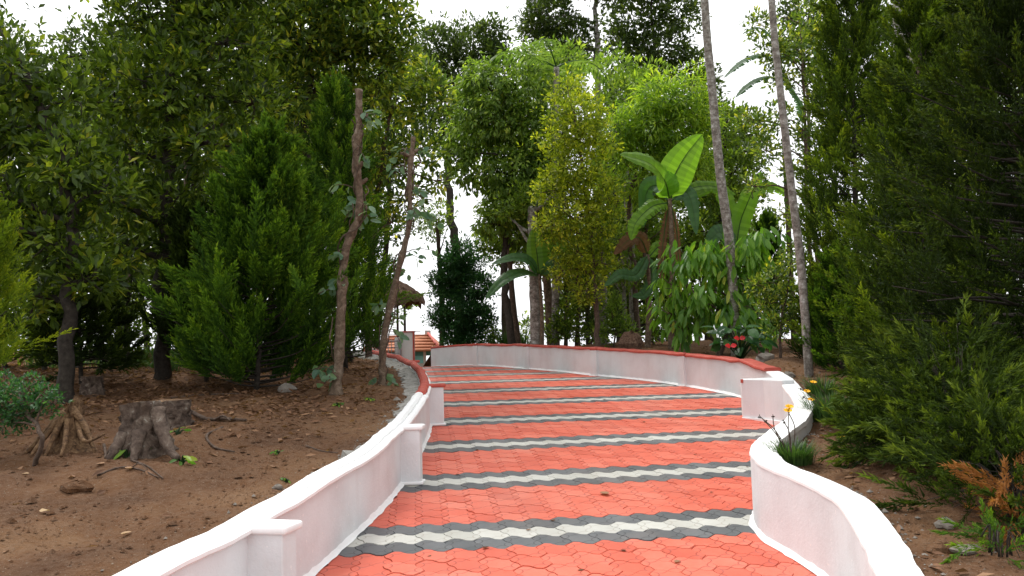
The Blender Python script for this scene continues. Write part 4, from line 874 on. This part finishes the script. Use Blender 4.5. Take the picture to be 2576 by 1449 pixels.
banana('low banana sucker with a drooping brown leaf between the slim trunks', 1628, 14.2, (1630, 640), [
    ([(1630, 640), (1610, 600, -.1), (1580, 605, -.2), (1545, 640, -.3)], 44, 'banana_dry', .5, None),
    ([(1630, 640), (1640, 700), (1620, 740, -.1), (1590, 745, -.2)], 30, 'banana_d', .2, None),
    ([(1630, 640), (1600, 690, -.2), (1560, 690, -.3), (1520, 720, -.3)], 34, 'banana_d', .3, None),
    ([(1630, 650), (1660, 620, .1), (1690, 640, .1), (1700, 690, .1)], 34, 'banana', .3, None)], 4, .06)

# ------------------------------------------------------------------ large drooping-leaved bush, flowers
tree('large_leaved_bush', 'bush of long drooping bright green leaves behind the red-topped wall', 1800, 880, 12.3,
     [(1740, 660, 60), (1700, 720, 45), (1790, 640, 55), (1850, 700, 60), (1760, 760, 60), (1690, 790, 40), (1880, 640, 50), (1840, 790, 55), (1900, 800, 50), (1920, 600, 40), (1720, 830, 35)],
     .22, 'cocoa', 2.6, 5, W=.32, r0=.045, bark='bark', seed=70, cat='bush', tpl=T_BIG, droop=.9, updir=.0)
def clump(name, label, cat, px, py, d, n, hgt, L, W, mat, seed, group=None, spread=.35):
    r = np.random.default_rng(seed); x = P(px, py, d)[0]; base = np.array([x, d, float(G(x, d))]); t = thing(name, label, cat, tuple(base), group)
    sp = []; Pn = []; D = []
    for k in range(n):
        a = r.random() * 6.3; o = np.array([math.cos(a), math.sin(a), 0]); h = hgt * r.uniform(.4, 1.1); e = base + o * spread * r.uniform(.2, 1) + [0, 0, h]
        sp.append((crom([base - [0, 0, .03], (base + e) / 2 + [0, 0, h * .2], e], 3), .006)); Pn.append(e); D.append(norm(o + np.array([0, 0, r.uniform(-.9, .3)])))
    obj('stems', tubes('stems', sp, [MT['grass']], 5), t); m = len(Pn)
    obj('leaves', leaves('leaves', np.array(Pn), np.array(D), norm(r.normal(size=(m, 3)) * .4 + [0, -.5, 1]), L * r.uniform(.7, 1.2, m), W * r.uniform(.7, 1.2, m), r.random(m), T_BIG, [MT[mat]]), t)
    return t, base
an, ab = clump('red_flowered_plant', 'dark leaved plant with two red waxy flowers just behind the red coping', 'plant', 1862, 893, 10.9, 46, .42, .20, .13, 'shrub', 5)
r = np.random.default_rng(6)
for i, (px, py) in enumerate([(1838, 872), (1860, 853)]):
    c = P(px, py, 10.55); v = leaves('flower', np.array([c, c]), np.array([[1, -.1, .3], [-.7, -.3, .2]]), np.array([[0, -1, .6], [0, -1, .5]]), .085, .07, .5, T_BIG, [MT['spathe']]); obj('flower', v, an)
    obj('flower_stem', tubes('flower_stem', [(crom([ab, (ab + c) / 2 + [0, -.05, .05], c], 4), .005)], [MT['grass']], 5), an)
tree('leafy_shrub', 'light green small-leaved shrub at the foot of the second palm', 1960, 880, 10.6,
     [(1950, 700, 45), (1990, 740, 45), (1930, 760, 40), (1990, 660, 35), (1960, 820, 40), (2010, 800, 35), (1900, 720, 30)], .07, 'glossy_y', 1.5, 4, r0=.02, seed=71, cat='bush', tpl=T_LEAF)
tree('thin_tree', 'thin small-leaved tree whose twigs cross the white sky beside the second palm', 2045, 880, 12.5,
     [(1990, 120, 60), (2030, 60, 60), (1960, 200, 40), (2020, 330, 40), (1990, 430, 35), (2030, 560, 45), (1975, 540, 30), (2060, 200, 60), (2000, 640, 40), (1910, 60, 45), (1940, 130, 50), (1890, 300, 40), (1930, 380, 45), (1960, 300, 45), (1900, 470, 35)], .095, 'glossy_y', 1.5, 4, r0=.04, seed=72, tpl=T_LEAF, path=[(2040, 700), (2030, 500), (2025, 300), (2015, 60)])
for i, (bx, d, lb, m, L_, lab) in enumerate([(1420, 15.8, [(1420, 810, 34), (1395, 840, 26), (1450, 835, 28), (1430, 770, 26)], 'mid', .09, 'low leafy bush between the brown trunks just behind the red coping'),
      (1540, 15.2, [(1545, 800, 36), (1515, 835, 28), (1570, 830, 28), (1540, 760, 28)], 'fresh', .10, 'bright low bush beside the mottled grey trunk'),
      (1660, 14.8, [(1650, 790, 34), (1680, 830, 28), (1640, 840, 24)], 'mid', .09, 'low leafy bush at the foot of the large banana plant'),
      (1235, 18.6, [(1225, 830, 26), (1250, 845, 24), (1290, 850, 18)], 'mid', .08, 'low bush beside the rounded dark bush at the wall bend'),
      (1480, 17.2, [(1480, 780, 36), (1460, 720, 34), (1500, 830, 28)], 'dark', .09, 'dark low bush behind the columnar tree stem')]):
    tree('low_bush', lab, bx, 870, d, lb, L_, m, 2.6, 4, r0=.02, seed=600 + i, cat='bush', tpl=T_FAR, twig=False)
r = np.random.default_rng(77); x = P(2000, 900, 13.2)[0]; bb = np.array([x, 13.2, float(G(x, 13.2))]); bl = thing('big_leaf_tree', 'tree with large ragged teal-green leaves hanging left of the second palm', 'tree', tuple(bb))
tp = P(1962, 150, 13.2); obj('trunk', tubes('trunk', [(crom([bb - [0, 0, .1], (bb + tp) / 2, tp], 8), np.linspace(.05, .03, 17))], [MT['bark']], 8), bl)
for pts, wd in (([(1962, 170), (1920, 140), (1870, 155), (1822, 195)], 46), ([(1962, 200), (1930, 195), (1890, 210), (1850, 245)], 44), ([(1965, 130), (1935, 90), (1905, 70), (1868, 85)], 40), ([(1965, 160), (2000, 110), (2040, 120), (2070, 160)], 44), ([(1962, 180), (1985, 220), (2010, 260), (2020, 310)], 40)):
    blade('leaf', r, [P(p[0], p[1], 13.2) for p in pts], wd / F * 13.2, 'banana_d', bl, .35, face=(0, -.5, 1))

# ------------------------------------------------------------------ right-hand conifers
conifer('conifer', 'tall soft green conifer next to the second palm trunk', 2160, 930, 9.6, (2140, -170), 125, 'cypress_m', nb=200, plume=.52, ns=18, per=7, seed=21, low=.03, ppb=4, r0=.05, needle=.11)
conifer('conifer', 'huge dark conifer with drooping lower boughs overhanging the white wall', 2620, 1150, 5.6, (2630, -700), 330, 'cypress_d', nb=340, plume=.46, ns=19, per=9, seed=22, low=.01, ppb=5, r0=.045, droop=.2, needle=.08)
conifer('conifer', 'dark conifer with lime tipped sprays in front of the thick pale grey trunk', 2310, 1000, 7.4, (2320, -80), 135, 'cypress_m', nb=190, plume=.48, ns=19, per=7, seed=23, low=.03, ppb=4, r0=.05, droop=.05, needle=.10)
conifer('conifer', 'small soft conifer behind the second palm trunk', 1935, 880, 13, (1930, 545), 38, 'cypress', nb=60, plume=.36, ns=12, per=6, seed=24, low=.1)
conifer('conifer', 'low conifer shrub at the edge of the soil patch behind the white wall', 2125, 945, 9.0, (2110, 640), 58, 'cypress', nb=80, plume=.32, ns=18, per=7, seed=25, low=.02, needle=.1)
conifer('conifer', 'short soft conifer right at the foot of the second palm', 2075, 925, 9.8, (2060, 700), 38, 'cypress_d', nb=60, plume=.3, ns=18, per=7, seed=26, low=.02, needle=.1)
def sprays(name, label, px, py, d, n, seed, w, h, mat, plume, cat='bush', droop=.2, group=None):
    r = np.random.default_rng(seed); x = P(px, py, d)[0]; base = np.array([x, d, float(G(x, d))]); t = thing(name, label, cat, tuple(base), group)
    tm = [plume_template(r, 14, 5, .4, .5) for _ in range(3)]; A = []; B_ = []; Ls = []; Tt = []; sp = []
    for k in range(n):
        a = r.random() * 6.3; o = np.array([math.cos(a), math.sin(a), 0]); f = r.random() ** .6
        e = base + o * w * f + [0, 0, h * r.uniform(.15, 1) * (1.1 - .6 * f)]; dv = norm(o * .6 + r.normal(size=3) * .3 + [0, 0, .5 - droop * 2 * f])
        sp.append((crom([base + o * .04, (base + e) / 2 + [0, 0, .08], e], 3), np.linspace(.0035, .0015, 7)))
        tp_, td_, ts_, tt_ = tm[k % 3]; xx = norm(np.cross(dv, unit(r, 1)[0])); M_ = np.stack([xx, np.cross(dv, xx), dv], -1); s = plume * r.uniform(.6, 1.3)
        A.append(e + tp_ @ M_.T * s); B_.append(td_ @ M_.T); Ls.append(ts_ * s * 1.15); Tt.append(tt_ + r.normal() * .12)
    A = np.concatenate(A); obj('stems', tubes('stems', sp[::2], [MT['bark_d']], 4), t)
    obj('foliage', leaves('foliage', A, np.concatenate(B_), norm(r.normal(size=A.shape) + [0, 0, .5]), np.concatenate(Ls), np.concatenate(Ls) * .26, np.concatenate(Tt), T_NEED, [MT[mat]]), t)
    return t
sprays('wispy_shrub', 'wispy feathery shrub spilling over the broad white coping', 2290, 1185, 4.75, 200, 31, .26, .42, 'cypress_d', .26)
sprays('wispy_shrub', 'wispy shrub with fine upright shoots between the pit and the huge conifer', 2375, 1080, 5.7, 260, 32, .45, .8, 'cypress_d', .3)
sprays('wispy_shrub', 'wispy shrub on the soil in front of the lime tipped conifer', 2265, 1005, 7.0, 170, 33, .3, .6, 'cypress_d', .3)
sprays('wispy_shrub', 'feathery shrub low on the soil below the dead brown spray', 2480, 1250, 4.3, 220, 34, .45, .5, 'cypress_d', .26)
sprays('wispy_shrub', 'small bright feathery sprig low beside the wall foot stones', 2520, 1445, 3.3, 26, 35, .13, .09, 'cypress', .16)
sprays('wispy_shrub', 'dense dark feathery shrub under the huge conifer by the edge of the coping', 2430, 1180, 4.9, 280, 37, .5, .75, 'cypress_d', .3)
sprays('wispy_shrub', 'soft feathery shrub with arching shoots under the dead rust brown spray', 2570, 1330, 3.8, 220, 38, .42, .42, 'cypress_d', .26)
sprays('dead_spray', 'rust brown dead feathery branch at the edge of the huge conifer', 2560, 1300, 3.55, 46, 36, .12, .36, 'deadspray', .2, 'branch', .5)


# ------------------------------------------------------------------ small shrub, stumps, sticks, stones
tree('small_shrub', 'small dark green shrub with thin stems beside the fibrous root stump', 72, 1165, 5.0,
     [(60, 985, 62), (110, 1000, 45), (10, 990, 60), (60, 1040, 50), (-30, 1010, 60), (130, 1015, 30), (20, 1060, 40)], .028, 'shrub', .95, 4, W=.55, r0=.016, bark='bark', seed=90, cat='shrub', jit=.8, tpl=T_FAR)
def gpos(px, py, d): x = P(px, py, d)[0]; return np.array([x, d, float(G(x, d))])
def stump(label, px, py, d, H, r_top, r_base, seed, mat, jag, nroot, roots=(), top=True):
    r = np.random.default_rng(seed); c = gpos(px, py, d); t = thing('tree_stump', label, 'stump', tuple(c), 'old tree stumps on the bank')
    na, nh = 40, 14; ph = r.random(nroot) * 6.3; am = r.uniform(.5, 1.2, nroot); V_ = []
    jg = np.interp(np.arange(na), np.linspace(0, na, 12), np.r_[r.random(11), 0] * 1.0)
    jg[-1] = jg[0]
    for i in range(nh):
        f = i / (nh - 1)
        for k in range(na):
            a = 2 * math.pi * k / na; rid = sum(am[j] * math.exp(-((math.sin((a - ph[j]) / 2)) ** 2) / .035) for j in range(nroot))
            rad = r_top + (r_base - r_top) * (1 - f) ** 2.2 + rid * (r_base * .42) * (1 - f) ** 2.6 + .05 * r_top * math.sin(a * 9 + i * .4) + r.normal() * .012 * (1 + r_top)
            V_.append(c + [math.cos(a) * rad, math.sin(a) * rad, -.05 + (H + .05 - jag * jg[k] * H) * f])
    m = len(V_); V_.append(c + [0, 0, H * (1 - .75 * jag)])
    Q = [[i * na + k, i * na + (k + 1) % na, (i + 1) * na + (k + 1) % na, (i + 1) * na + k] for i in range(nh - 1) for k in range(na)]
    obj('stump_body', mk('stump_body', np.array(V_), quads=Q, mats=[MT[mat]], smooth=True), t)
    e = (nh - 1) * na
    obj('cut_face', mk('cut_face', np.array(V_[e:]), tris=[[na, k, (k + 1) % na] for k in range(na)], mats=[MT['cutwood']]), t)
    for pts, rr in roots:
        W3 = [c + np.array(p) for p in pts]; pp = crom(W3, 5); obj('root', tubes('root', [(pp, np.linspace(rr, rr * .35, len(pp)))], [MT[mat]], 8, rough=.1), t)
    return t
stump('fibrous splayed root stump, torn and pale brown, beside the small shrub', 178, 1135, 5.25, .36, .05, .145, 1, 'cutwood', .45, 9,
      [([(.02, -.03, .26), (.12, -.06, .14), (.22, -.12, -.02)], .028), ([(-.02, -.05, .24), (-.04, -.12, .1), (-.05, -.2, -.02)], .026), ([(.04, -.02, .2), (.16, -.14, .06), (.28, -.12, .10)], .018),
       ([(-.04, -.03, .22), (-.15, -.08, .08), (-.24, -.12, -.03)], .03), ([(.0, -.05, .2), (.05, -.16, .06), (.07, -.24, -.02)], .02), ([(-.01, -.04, .25), (-.1, -.14, .08), (-.13, -.22, -.02)], .022)])
stump('large dark hollowed stump with one lichened buttress root', 362, 1140, 5.15, .34, .125, .16, 2, 'stump', .12, 5,
      [([(.10, -.05, .27), (.16, -.11, .15), (.23, -.17, .04), (.31, -.22, -.02)], .05), ([(-.08, -.10, .12), (-.1, -.17, .04), (-.12, -.22, -.03)], .045), ([(.03, -.13, .14), (.04, -.2, .04), (.05, -.25, -.03)], .045), ([(-.12, .02, .14), (-.2, .0, .02), (-.26, -.02, -.04)], .04)])
stump('low sawn stump just behind the large hollowed one', 432, 1062, 6.0, .20, .12, .13, 3, 'stump', .03, 3)
stump('small sawn reddish stump in the shade near the dark trunk', 232, 962, 8.0, .2, .09, .11, 4, 'stump', .05, 3)
def stick(label, pts, d, rr, mat='bark', side=None):
    c = gpos(*pts[0], d[0]); W3 = []
    for (px, py, h), dd in zip(pts_h(pts), d): g = gpos(px, py, dd); W3.append(g + [0, 0, h + rr])
    t = thing('fallen_branch', label, 'branch', tuple(c), 'sticks lying on the bank'); pp = crom(W3, 5)
    sp = [(pp, np.linspace(rr, rr * .55, len(pp)))]
    if side is not None: sp.append((crom([pp[len(pp) // 2], pp[len(pp) // 2] + np.array(side) * .5 + [0, 0, .03], pp[len(pp) // 2] + np.array(side)], 3), np.linspace(rr * .6, rr * .3, 7)))
    obj('branch_wood', tubes('branch_wood', sp, [MT[mat]], 7, rough=.1), t)
def pts_h(p): return [(q[0], q[1], 0.0) for q in p]
stick('forked grey stick lying beyond the large stump', [(468, 1010), (520, 1040), (560, 1050), (620, 1052)], (6.7, 6.3, 6.2, 6.15), .018, side=(.18, -.2, 0))
stick('curved brown stick on the soil by the large stump', [(560, 1070), (520, 1110), (540, 1135), (590, 1140)], (5.9, 5.6, 5.4, 5.35), .010)
stick('thin root-like stick lying across the open soil', [(245, 1205), (300, 1190), (350, 1200), (400, 1212)], (4.65, 4.75, 4.7, 4.6), .007, side=(.15, -.12, 0))
stick('thin straight twig below the large stump', [(330, 1165), (370, 1190), (410, 1215)], (4.9, 4.75, 4.6), .006)
stick('short upright-ended stick between the two stumps', [(262, 1105), (266, 1130), (264, 1165)], (5.3, 5.1, 4.95), .010)
stick('thin twig on the soil near the coping', [(770, 1105), (810, 1118), (850, 1120)], (5.6, 5.5, 5.45), .006)
stick('pale twig on the leaf litter under the front conifer', [(430, 985), (520, 975), (600, 978)], (7.6, 7.8, 7.7), .010)
def stone(label, px, py, d, s, seed, mat='rock', sq=(1, .8, .6), name='stone', cat='stone', group='stones on the banks'):
    r = np.random.default_rng(seed); c = gpos(px, py, d); nu, nv = 10, 7; V_ = []
    for i in range(nv):
        for k in range(nu):
            a = 2 * math.pi * k / nu; b = math.pi * i / (nv - 1); q = np.array([math.sin(b) * math.cos(a), math.sin(b) * math.sin(a), math.cos(b)]) * (1 + .16 * math.sin(3 * a + seed) + .1 * r.normal())
            V_.append(c + q * np.array(sq) * s + [0, 0, s * sq[2] * .45])
    Q = [[i * nu + k, (i + 1) * nu + k, (i + 1) * nu + (k + 1) % nu, i * nu + (k + 1) % nu] for i in range(nv - 1) for k in range(nu)]
    o = obj(name, mk(name, np.array(V_), quads=Q, mats=[MT[mat]])); tag(o, label, cat, group); return o
stone('pale rounded stone in the litter under the front conifer', 718, 985, 8.0, .09, 1); stone('reddish clod on the bank near the conifer foot', 655, 1035, 6.9, .07, 2, 'soil', name='soil_clod', cat='clod')
stone('grey stone beside the drooping-leaved bush behind the red coping', 1925, 905, 10.2, .12, 3); stone('flat stone on the soil strip beside the palm foot', 1985, 935, 9.0, .07, 4)
stone('grey stone near the flowering tufts', 2140, 1040, 6.6, .05, 5); stone('pale stone on the soil below the wispy shrub', 2385, 1375, 3.7, .045, 6)
stone('broken stone piece by the near end of the white coping', 2440, 1435, 3.35, .05, 7, sq=(1.3, .7, .4)); stone('brown clod beside the white coping end', 2375, 1420, 3.4, .05, 8, 'soil', (1.5, .8, .5), 'soil_clod', 'clod')
stone('upturned clod of earth in the open soil of the bank', 195, 1235, 4.45, .06, 9, 'soil', (1.4, .9, .6), 'soil_clod', 'clod'); stone('small pale stone on the bare soil beside the coping', 700, 1232, 4.55, .03, 10)
stone('heap of brown matted fibre against the tall mottled trunk', 1590, 868, 13.6, .19, 11, 'thatch', (1.1, .8, 1.0), 'fibre_heap', 'heap')

# dry leaves: single ones that show, and the uncountable litter under the trees
def curled(r, c, s, az, mat='litter', tint=.6, parent=None):
    n = 7; f = np.linspace(0, 1, n); wv = np.sin(np.pi * f ** .8) ** .7 * .3; V_ = []; k1, k2 = r.uniform(.15, .5), r.uniform(-.2, .4)
    for i in range(n):
        for j in (-1, 0, 1): V_.append([(f[i] - .5), j * wv[i], .06 + k1 * (f[i] - .5) ** 2 + abs(j) * k2 * wv[i]])
    V_ = np.array(V_) * s; ca, sa = math.cos(az), math.sin(az); V_ = V_ @ np.array([[ca, sa, 0], [-sa, ca, 0], [0, 0, 1]])
    Q = [[i * 3 + j, i * 3 + j + 1, i * 3 + j + 4, i * 3 + j + 3] for i in range(n - 1) for j in (0, 1)]
    return mk('fallen_leaf', V_ + c, quads=Q, tint=np.full(n * 3, tint), mats=[MT[mat]], smooth=True)
def roadhit(px, py):
    q = ray(px, py); t = np.linspace(2, 20, 6000); p = CAM + t[:, None] * q; i = np.argmax(p[:, 2] < rz(p[:, 0], p[:, 1])); return p[i]
r = np.random.default_rng(21)
road_leaves = [(1522, 1245, .10, .8, 'curled tan leaf lying on the red pavers'), (1222, 1380, .045, .1, None), (1568, 1387, .035, .1, None), (1703, 1415, .05, .75, None), (1330, 1335, .035, .5, None), (1655, 1132, .04, .6, None), (1748, 1033, .05, 1, 'pale orange leaf on a cream stripe'), (1690, 1090, .045, .2, None), (1200, 1133, .05, .2, None), (1390, 1310, .04, .4, None), (1150, 1195, .04, .1, None), (1400, 1020, .04, .5, None), (1620, 1062, .05, .15, None), (1300, 1075, .04, .3, None), (1520, 1005, .05, .2, None), (1750, 1145, .035, .3, None), (1880, 1175, .03, .1, None), (1560, 1160, .035, .3, None), (980, 1235, .03, .2, None), (1250, 975, .05, .2, None), (1355, 930, .06, .2, None), (1080, 1400, .03, .2, None), (1790, 1240, .03, .2, None), (1460, 1435, .035, .3, None), (1420, 1120, .03, .4, None)]
for i, (px, py, s, tn, lab) in enumerate(road_leaves):
    c = roadhit(px, py); o = obj('fallen_leaf', curled(r, c + [0, 0, .002], s, r.random() * 6.3, tint=tn)); 
    uu = (c[0] * U[0] + c[1] * U[1] - U0) / QQ; row = {'p_red': 'red pavers between the stripes', 'p_grey': 'charcoal pavers edging a stripe', 'p_white': 'cream pavers of a stripe'}[colour(int(round(uu)))]
    tag(o, lab or ('tiny dry brown leaf on the ' if s < .04 else 'small dry leaf on the ') + row, 'leaf', 'dry leaves on the paving')
bank_leaves = [(110, 1422, .07, .95, 4.0), (62, 1240, .06, .9, 4.6), (315, 1440, .06, .9, 3.75), (830, 1060, .07, .9, 6.6), (795, 1198, .06, .6, 4.95), (690, 1180, .06, .7, 5.0), (325, 1195, .07, .85, 4.7), (250, 1190, .07, .85, 4.8), (180, 1215, .06, .6, 4.6), (935, 1020, .06, .7, 7.4), (700, 1135, .05, .7, 5.4), (480, 1085, .08, .8, 5.8), (500, 1070, .07, .6, 6.0)]
for i, (px, py, s, tn, d) in enumerate(bank_leaves):
    c = gpos(px, py, d); o = obj('fallen_leaf', curled(r, c + [0, 0, .006], s, r.random() * 6.3, tint=tn)); tag(o, 'pale yellowish leaf on the bare bank soil' if tn > .85 else ('brown curled leaf near the white coping' if px > 600 else 'brown curled leaf near the stumps'), 'leaf', 'dry leaves on the bank')
def litter(name, n, xs, ys, s, mat, seed, dens, kindtpl=T_FAR, tl=(.1, .8)):
    r = np.random.default_rng(seed); x = r.uniform(*xs, n); y = r.uniform(*ys, n); k = dens(x, y) > r.random(n); x, y = x[k], y[k]; m = len(x)
    z = G(x, y) + .012 * fbm(x * 14, y * 14, 3) + .006; a = r.random(m) * 6.3
    D = norm(np.c_[np.cos(a), np.sin(a), r.normal(size=m) * .3]); N = norm(np.c_[r.normal(size=(m, 2)) * .4, np.ones(m)])
    me = leaves(name, np.c_[x, y, z], D, N, s * r.uniform(.5, 1.3, m), s * .5 * r.uniform(.5, 1.2, m), r.uniform(*tl, m), kindtpl, [MT[mat]])
    return tag(obj(name, me), {'leaf_litter': 'brown leaf litter under the trees'}.get(name), None, None, 'stuff')
dl = lambda x, y: (xl(y) - x > .25) * np.clip((y - 5.6) / 2.2 + .10 + .3 * fbm(x, y), .02, 1) * np.clip((xl(y) - x) / 1.2, .1, 1)
litter('leaf_litter', 42000, (-9, -1), (3, 14), .07, 'litter', 1, dl)
dr = lambda x, y: (x - xr(y) > .18) * np.clip(.35 + .6 * fbm(x * 1.3, y * 1.3), .05, 1)
litter('leaf_litter', 14000, (0, 7), (2.5, 17), .06, 'litter', 2, dr)
def crumbs(name, n, xs, ys, seed, dens, mat):
    r = np.random.default_rng(seed); x = r.uniform(*xs, n); y = r.uniform(*ys, n); k = dens(x, y) > r.random(n); x, y = x[k], y[k]; m = len(x)
    tv = np.array([(1, 0, 0), (-1, 0, 0), (0, 1, 0), (0, -1, 0), (0, 0, .8), (0, 0, -.8)]); tf = np.array([(0, 2, 4), (2, 1, 4), (1, 3, 4), (3, 0, 4)])
    s = np.exp(r.normal(size=m) * .55) * .005; a = r.random(m) * 6.3; ca, sa = np.cos(a), np.sin(a)
    v = tv[None] * (s[:, None, None] * r.uniform(.6, 1.3, (m, 1, 3))); v = np.stack([v[..., 0] * ca[:, None] - v[..., 1] * sa[:, None], v[..., 0] * sa[:, None] + v[..., 1] * ca[:, None], v[..., 2]], -1)
    v += np.c_[x, y, G(x, y) + .012 * fbm(x * 14, y * 14, 3) + s * .2][:, None]
    return tag(obj(name, mk(name, v.reshape(-1, 3), tris=(tf[None] + (np.arange(m) * 6)[:, None, None]).reshape(-1, 3), mats=[MT[mat]])), None, None, None, 'stuff')
nearw = lambda x, y: np.clip(np.exp(-((xl(y) - x - .1) / .12) ** 2), 0, 1) * (xl(y) - x > .08)
crumbs('soil_crumbs', 42000, (-5.5, -.9), (2.3, 8), 1, lambda x, y: (xl(y) - x > .1) * np.clip(.35 + .8 * fbm(x * 2, y * 2), .08, 1), 'soil')
crumbs('gravel', 40000, (-2.6, -.8), (2.3, 12), 2, nearw, 'rock')
crumbs('soil_crumbs', 30000, (1.3, 5), (2.3, 9.5), 3, lambda x, y: (x - xr(y) > .17) * .5, 'soil')
crumbs('gravel', 16000, (1.3, 5), (2.3, 9.5), 4, lambda x, y: (x - xr(y) > .16) * np.clip(np.exp(-((x - xr(y) - .2) / .12) ** 2) + .06, 0, 1), 'rock')

# grass, weeds and flowering tufts
def blades(r, c, n, h, spread, w=.006, out=.8):
    Pn = []; Dv = []; V_ = []; Q = []; T = []; nb = 0
    for k in range(n):
        a = r.random() * 6.3; o = np.array([math.cos(a), math.sin(a), 0]); sd = np.array([-o[1], o[0], 0]); l = h * r.uniform(.5, 1.15); b = c + o * spread * r.random() ** .5; bend = out * r.uniform(.3, 1.2); tn = r.random()
        for i in range(4):
            f = i / 3; p = b + o * l * bend * f ** 1.8 * .8 + np.array([0, 0, l * (f - .28 * bend * f * f)]); ww = w * (1 - f) ** .6 + .0006
            V_ += [p - sd * ww, p + sd * ww]; T += [tn * .7 + .2 * f] * 2
        Q += [[nb + 2 * i, nb + 2 * i + 1, nb + 2 * i + 3, nb + 2 * i + 2] for i in range(3)]; nb += 8
    return np.array(V_), np.array(Q), np.array(T)
def tuft(label, px, py, d, n, h, spread, seed, flowers=()):
    r = np.random.default_rng(seed); c = gpos(px, py, d); t = thing('flowering_tuft', label, 'plant', tuple(c), 'grassy tufts along the right wall')
    v, q, tn = blades(r, c, n, h, spread); obj('leaf_tuft', mk('leaf_tuft', v, quads=q, tint=tn, mats=[MT['grass']]), t)
    for (fx, fy, dd, op) in flowers:
        e = P(fx, fy, d + dd); st = obj('flower_stalk', tubes('flower_stalk', [(crom([c + [0, 0, .03], (c + e) / 2 + [r.normal() * .02, 0, .05], e], 5), .0028)], [MT['bark']], 4), t)
        if op:
            a = np.arange(8) / 8 * 6.283; D = np.c_[np.cos(a), np.sin(a) * .8 - .1, np.sin(a) * .35 + .25]; obj('flower', leaves('flower', np.repeat(e[None], 8, 0), D, np.repeat([[0, -.6, .8]], 8, 0), .03, .022, .5, T_FAR, [MT['petal']]), t)
        obj('flower_head', leaves('flower_head', np.repeat(e[None], 6, 0), unit(r, 6), unit(r, 6), .016, .012, .1, T_FAR, [MT['bark_d']]), t)
tuft('grassy tuft growing over the white coping with a yellow flower on a long stalk', 1992, 1165, 4.95, 420, .15, .13, 1, [(1986, 1024, -.05, 1), (1982, 1034, -.08, 1), (1912, 1048, -.1, 0), (1944, 1048, -.05, 0), (1972, 1060, -.1, 0), (1925, 1060, .05, 0)])
tuft('larger grassy tuft beyond the bend of the white coping with small yellow flowers', 2098, 1058, 6.4, 420, .26, .2, 2, [(2046, 962, 0, 1), (2030, 985, -.1, 1), (2040, 1006, -.1, 1), (2012, 978, 0, 0), (2022, 1000, -.1, 0)])
tuft('thin flowering tuft at the pit edge under the wispy shrubs', 2190, 1150, 5.4, 260, .30, .16, 3, [(2142, 1086, 0, 1), (2146, 1094, 0, 1), (2118, 1102, -.1, 1), (2170, 1150, -.2, 1)])
tuft('low grassy tuft on the soil beside the tall soft conifer', 2070, 985, 7.6, 220, .22, .14, 4)
gr = np.random.default_rng(9); V_ = []; Q = []; T = []; nb = 0
for k in range(420):
    y = gr.uniform(10.3, 14.5); x = -gr.uniform(3.6, 7.2) * y / 12; c = np.array([x, y, float(G(x, y))]); v, q, tn = blades(gr, c, 14, .16, .12, .006); V_.append(v); Q.append(q + nb); T.append(tn); nb += len(v)
tag(obj('grass', mk('grass', np.concatenate(V_), quads=np.concatenate(Q), tint=np.concatenate(T), mats=[MT['grass']])), kind='stuff')
gr = np.random.default_rng(10); V_ = []; Q = []; T = []; nb = 0
for k in range(160):
    px = gr.uniform(1200, 1330); y = gr.uniform(18.0, 19.5); x = P(px, 860, y)[0]; c = np.array([x, y, float(G(x, y))]); v, q, tn = blades(gr, c, 16, .5, .2, .012); V_.append(v); Q.append(q + nb); T.append(tn); nb += len(v)
tag(obj('grass', mk('grass', np.concatenate(V_), quads=np.concatenate(Q), tint=np.concatenate(T), mats=[MT['grass']])), kind='stuff')
for i, (px, py, d, n, L, lab) in enumerate([(322, 1105, 5.0, 7, .09, 'bright seedling growing in front of the large hollowed stump'), (455, 1145, 4.95, 6, .085, 'bright seedling at the foot of the buttress root'), (448, 1080, 5.5, 5, .07, 'seedling beside the low sawn stump'), (697, 1138, 5.35, 9, .035, 'tiny weed on the open soil'),
      (395, 1010, 6.6, 4, .06, 'small sapling leaf pair in the leaf litter'), (720, 1225, 4.7, 9, .03, 'small weed near the coping'), (930, 1010, 7.6, 14, .05, 'weed patch at the foot of the leaning trunk'), (850, 1040, 7.2, 12, .05, 'weed patch at the foot of the crooked trunk')]):
    clump('seedling', lab, 'plant', px, py, d, n, L * .6, L, L * .4, 'cocoa', 200 + i, 'weeds and seedlings on the bank', spread=L * .6)
